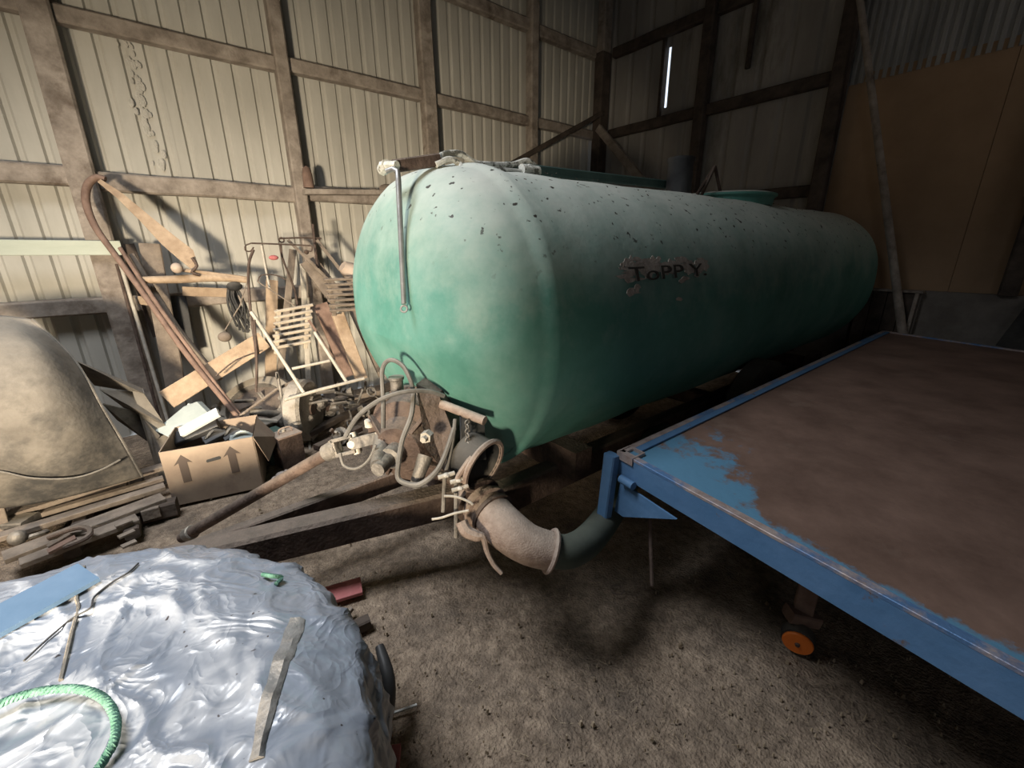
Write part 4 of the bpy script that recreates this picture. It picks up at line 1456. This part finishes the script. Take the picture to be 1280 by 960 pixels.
# thin curved wires and rods through the pile
tg('curved_wire', G().tube([PY(322, 352, 4.2), PY(327, 344, 4.2), PY(345, 344, 4.2), PY(358, 350, 4.2)], .005, 6, 4), rust, 'thin curved wire above the slatted crate', 'wire', True)
tg('diagonal_cord', G().tube([PY(322, 352, 4.15), PY(345, 367, 4.12), PY(370, 383, 4.1)], .005, 6, 3), wood_g, 'thin cord running diagonally above the slatted crate', 'cord', True)
tg('rope_line', G().tube([PY(270, 470, 3.9), PY(295, 450, 3.95), PY(322, 440, 4.0)], .006, 6, 3), rust, 'thin dark line sagging in front of the broad board', 'cord', True)
tg('iron_upright', G().tube([PY(318, 400, 3.9), PY(321, 450, 3.85), PY(320, 490, 3.8)], .009, 8, 2), rust, 'thin rusty upright rod in front of the tyre', 'rod', True)
tg('leaning_bar', G().bar(PY(340, 350, 4.7), PY(338, 520, 4.62), .10, .03, (0, -1, 0)), wood, 'pale upright board behind the slatted crate', 'board')
tg('leaning_bar', G().bar(PY(378, 330, 4.7), PY(388, 520, 4.6), .05, .03, (0, -1, 0)), iron_l, 'white upright batten behind the slatted crate', 'batten')
tg('leaning_bar', G().bar(PY(366, 312, 4.75), PY(345, 520, 4.6), .06, .03, (0, -1, 0)), wood_g, 'grey upright batten beside the scrolled iron frame', 'batten')
tg('red_float', G().ball(PY(342, 322, 4.25), .030, 12, (1.3, .8, .7)), redp, 'small faded red ball hung at the top of the junk pile', 'ball', True)
# wooden slabs to the right
tg('wood_slab', G().bar(PY(422, 392, 4.1), PY(452, 474, 3.9), .11, .05, (0, -1, 0)), wood, 'reddish-brown leaning slab of wood next to the tank end', 'wood slab')
tg('wood_slab', G().bar(PY(400, 380, 4.2), PY(438, 470, 4.0), .13, .04, (0, -1, 0)), wood_r, 'darker leaning board behind the white tube frame', 'wood slab')
tg('wood_slab', G().bar(PY(440, 385, 4.3), PY(478, 470, 4.1), .07, .05, (0, -1, 0)), wood_g, 'greyish leaning post half hidden by the tank end', 'post')
tg('wood_slab', G().bar(PY(385, 325, 4.5), PY(420, 372, 4.4), .16, .03, (0, -1, 0)), wood_g, 'wide grey board behind the grey slatted crate', 'board')
tg('thin_lath', G().bar(PY(386, 400, 3.95), PY(432, 472, 3.78), .02, .015, (0, -1, 0)), wood_r, 'thin dark red lath beside the leaning boards', 'lath')
tg('pale_cone', G().lathe(PY(447, 345, 4.25), (-.75, -.1, .55), [(-.2, .16), (0, .13), (.12, .07), (.17, .05)], 20), pinkm, 'pale cone-shaped funnel behind the tank end', 'funnel', True)
tg('shelf_board', G().bar(PY(380, 240, 4.72), PY(500, 241, 4.72), .12, .05, UP), timber, 'shelf-like board on the girt behind the tank end', 'board')
tg('wood_stub', G().lathe(PY(386, 232, 4.70), (0, 0, 1), [(-.02, .05), (.10, .045), (.15, .035), (.17, .01)], 10), wood_r, 'brown wooden stub standing on the girt by the second stud', 'wood stub', True)
tg('rag', G().ball(PY(484, 237, 4.70), .07, 10, (1.3, .7, .8)).ball(PY(468, 239, 4.70), .05, 10, (1.3, .7, .6)), wood_g, 'brown crumpled rag on the shelf board behind the tank', 'rag', True)
# tyre and wheel
ty = thing('old_tyre', tuple(PZ(300, 560, 0) + Vector((.1, .3, 0))), 'worn grey tyre lying on the floor behind the poles', 'tyre')
tc_ = PY(322, 505, 3.98)
tc_.z = .30
link('tread', G().lathe(tc_, (-.35, -.45, .82), [(-.09, .22), (-.085, .30), (-.04, .335), (.04, .335), (.085, .30), (.09, .22), (.02, .20), (-.02, .20)], 40, cap=False), rubber, ty, smooth=40)
link('rim', G().lathe(tc_, (-.35, -.45, .82), [(-.05, .21), (-.04, .10), (.0, .06), (.05, .06), (.06, .10), (.05, .21)], 28), rust, ty, smooth=40)
wl2 = thing('standing_wheel', (.68, 3.9, 0), 'narrow grey implement wheel standing upright behind the brown can', 'wheel')
wc = PY(380, 512, 3.82)
wc.z = .27
wx = Vector((.80, -.58, .05)).normalized()
link('tread', G().lathe(wc, wx, [(-.065, .18), (-.07, .24), (-.05, .27), (.05, .27), (.07, .24), (.065, .18)], 36), mat('pale_tyre', (.26, .235, .205), (.36, .33, .29), .9, 0, 14, bump=.4), wl2, smooth=35)
link('hub', G().lathe(wc - wx * .08, wx, [(0, .05), (.16, .05)], 14), rust, wl2, smooth=40)
# brown can, green box
cn = thing('fuel_can', tuple(PZ(370, 590, 0)), 'rusty brown square metal can with a carrying handle on top', 'can')
ca = PZ(356, 588, 0)
cbp = PZ(386, 576, 0)
ca, cbp = Vector((ca.x, ca.y, 0)), Vector((cbp.x, cbp.y, 0))
cd = (cbp - ca).normalized()
cn_ = Vector((-cd.y, cd.x, 0))
link('body', G().bar(ca + cn_ * .08 - cd * .01, ca + cn_ * .08 - cd * .01 + UP * .25, .0001 + .0, .1) if False else G().prism([ca, ca + cd * .17, ca + cd * .17 + cn_ * .15, ca + cn_ * .15], UP, .25), rust, cn)
link('top_rim', G().prism([ca - cd * .004 - cn_ * .004 + UP * .25, ca + cd * .174 - cn_ * .004 + UP * .25, ca + cd * .174 + cn_ * .154 + UP * .25, ca - cd * .004 + cn_ * .154 + UP * .25], UP, .012), rust_l, cn)
hp_ = ca + cd * .085 + cn_ * .075 + UP * .26
link('handle', G().tube([hp_ - cd * .05, hp_ - cd * .04 + UP * .04, hp_ + cd * .04 + UP * .04, hp_ + cd * .05], .006, 6, 4), rust_l, cn, smooth=True)
link('cap', G().lathe(hp_ + cn_ * .04, UP, [(0, .02), (.02, .02), (.024, .015)], 12), iron_l, cn, smooth=40)
gb = PZ(340, 582, 0)
tg('green_box', G().prism([gb, gb + cd * .13, gb + cd * .13 + cn_ * .12, gb + cn_ * .12], UP, .25).prism([gb + UP * .25 - cn_ * .004, gb + cd * .13 + UP * .25 - cn_ * .004, gb + cd * .13 + cn_ * .12 + UP * .25, gb + cn_ * .12 + UP * .25], UP, .01), greenp, 'dark green metal box between cardboard box and brown can', 'box')
tg('plaster_lump', G().ball(PZ(352, 594, .03), .035, 10, (1.3, 1, .8)).ball(PZ(344, 600, .03), .028, 10).ball(PZ(358, 590, .04), .02, 8), mat('pale_lump', (.45, .38, .34), (.62, .55, .5), .9, 0, 20, bump=.6), 'crumbly pale lump on the floor at the foot of the brown can', 'lump', True)
# pipes and bars lying behind box
tg('grey_pipe', G().tube([PY(312, 515, 3.75), PY(352, 518, 3.75), PY(362, 516, 3.78)], .03, 10), iron, 'short grey pipe lying behind the cardboard box', 'pipe', True)
tg('short_lath', G().bar(PY(314, 524, 3.66), PY(346, 526, 3.66), .05, .02, UP), iron_l, 'short pale lath lying below the grey pipe behind the box', 'lath')
tg('thin_pole', G().tube([PY(300, 520, 3.7), PY(345, 487, 3.8), PY(372, 474, 3.85)], .011, 8), wood_g, 'thin pale pole crossing low in front of the tyre', 'pole', True)
tg('iron_stake', G().tube([PY(346, 465, 3.8), PY(351, 490, 3.75), PY(354, 520, 3.72)], .013, 8).ring(PY(346, 470, 3.78), (1, -.4, 0), .022, .006, 12, 6), iron, 'grey iron stake with a ring in front of the standing wheel', 'stake', True)
# engine and gear scrap between the wheel and the pump
R_ = random.Random(11)
sp_list = [(412, 520, 3.3, .075, 'ribbed grey engine casting right of the standing wheel'), (438, 508, 3.4, .05, 'small greasy gear casing behind the drive shaft joint'),
           (425, 545, 3.2, .06, 'lumpy iron casting lying under the hose behind the shaft'), (455, 515, 3.3, .045, 'iron bracket lump next to the pump'),
           (405, 487, 3.6, .05, 'small grey casting behind the white tube frame'), (432, 490, 3.55, .04, 'pale greasy fitting in front of the leaning slabs')]
for (a_, b_, yv, sz, lb) in sp_list:
    sz *= 1.15
    p = PZ(a_, b_, sz)
    r_ = thing('engine_part', (p.x, p.y, p.z - sz), lb, 'engine part')
    body = G().lathe(p, (R_.uniform(-1, 1), R_.uniform(-1, 0), R_.uniform(-.3, .6)), [(-sz, sz * .6), (-sz * .8, sz), (-sz * .3, sz), (-sz * .2, sz * 1.15), (0, sz * 1.15), (sz * .1, sz * .7), (sz * .8, sz * .65), (sz, sz * .4)], 12)
    link('casting', body, iron, r_)
    gl = G()
    for k in range(5):
        q = p + Vector((R_.uniform(-1, 1), R_.uniform(-1, 0), R_.uniform(-.6, 1))) * sz
        gl.lathe(q, (R_.uniform(-1, 1), -1, R_.uniform(-1, 1)), [(-.012, .012), (.012, .012)], 6)
    link('bolts', gl, iron_l, r_, kind='stuff')
    link('lug', G().bar(p, p + Vector((R_.uniform(-1, 1), -.4, R_.uniform(-.5, 1))).normalized() * sz * 1.8, sz * .5, sz * .3, (0, -1, .2)), rust, r_)
# dark scrap mass on the floor under the junk
SCRAP = [((395, 560), (450, 535), .05, rust, 'rusty flat bar on the floor behind the drive shaft'), ((380, 545), (470, 500), .09, timber_d, 'dark beam low under the junk pile'),
         ((420, 500), (475, 490), .20, wood_g, 'grey plank end near the top of the low junk beside the pump'), ((280, 560), (345, 500), .06, timber_d, 'dark batten on the floor behind the box')]
for a_, b_, zz, mm, lb in SCRAP:
    tg('scrap_bar', G().bar(PZ(*a_, zz), PZ(*b_, zz), .07, .05), mm, lb, 'bar')
g = G()
for i in range(150):
    px, py = R_.uniform(250, 480), R_.uniform(470, 570)
    p = PY(px, py, R_.uniform(3.7, 4.3))
    if p.z < .02 or p.z > .5:
        continue
    p.z *= .8
    k_ = R_.random()
    d = Vector((R_.uniform(-1, 1), R_.uniform(-.4, .4), R_.uniform(-.5, .5))).normalized()
    if k_ < .5:
        g.bar(p, p + d * R_.uniform(.06, .22), R_.uniform(.015, .04), R_.uniform(.01, .03), (0, -.5, 1))
    elif k_ < .8:
        g.lathe(p, d, [(0, .01), (.01, R_.uniform(.02, .05)), (.05, R_.uniform(.02, .05)), (.06, .01)], 8)
    else:
        g.ring(p, d, R_.uniform(.03, .06), .007, 12, 5)
tag(link('scrap_heap', g, iron, kind='stuff', origin=(.6, 4.0, 0)), 'heap of small rusty iron scrap at the foot of the junk pile', 'scrap')

# ---- right side
pa, pb = PX(1075, 0, XB - .23), PX(1126, 400, 5.50)
pl_d = (pb - pa).normalized()
foot = pa + pl_d * ((0 - pa.z) / pl_d.z)
tg('leaning_pole', G().tube([pa - pl_d * .3, foot], [.028, .040], 10), timber, 'long bare pole leaning against the brown panel at the far right', 'pole', True)
cr2 = PX(1150, 364, 5.6)
bb = thing('boarded_hatch', (5.6, .95, 0), 'dark boarded hatch standing below the brown panel behind the trailer', 'wooden hatch')
for i in range(4):
    y0 = cr2.y + .0 + i * .115
    link('board', G().box((5.585, y0, .0), (5.605, y0 + .108, 1.165)), timber_d, bb)
link('side_board', G().prism([(5.605, cr2.y, .02), (5.66, cr2.y, .02), (5.66, cr2.y, 1.165), (5.605, cr2.y, 1.165)], (0, -1, 0), .02), concm, bb)
link('top_board', G().box((5.56, cr2.y - .03, 1.165), (5.665, cr2.y + .47, 1.185)), timber, bb)
link('corner_strip', G().bar((5.575, cr2.y + .01, .0), (5.575, cr2.y + .01, 1.17), .03, .03, (1, 0, 0)), timber, bb)
q_ = [PX(1244, 432, 5.5), PX(1290, 372, 5.55), PX(1420, 340, 5.55), PX(1420, 470, 5.5)]
tg('dark_sheet', G().prism([Vector((p.x, p.y, max(p.z, 0))) for p in q_], (1, 0, .1), .03), blackm, 'black rubber sheet slumped against the concrete foot at the far right', 'rubber sheet')
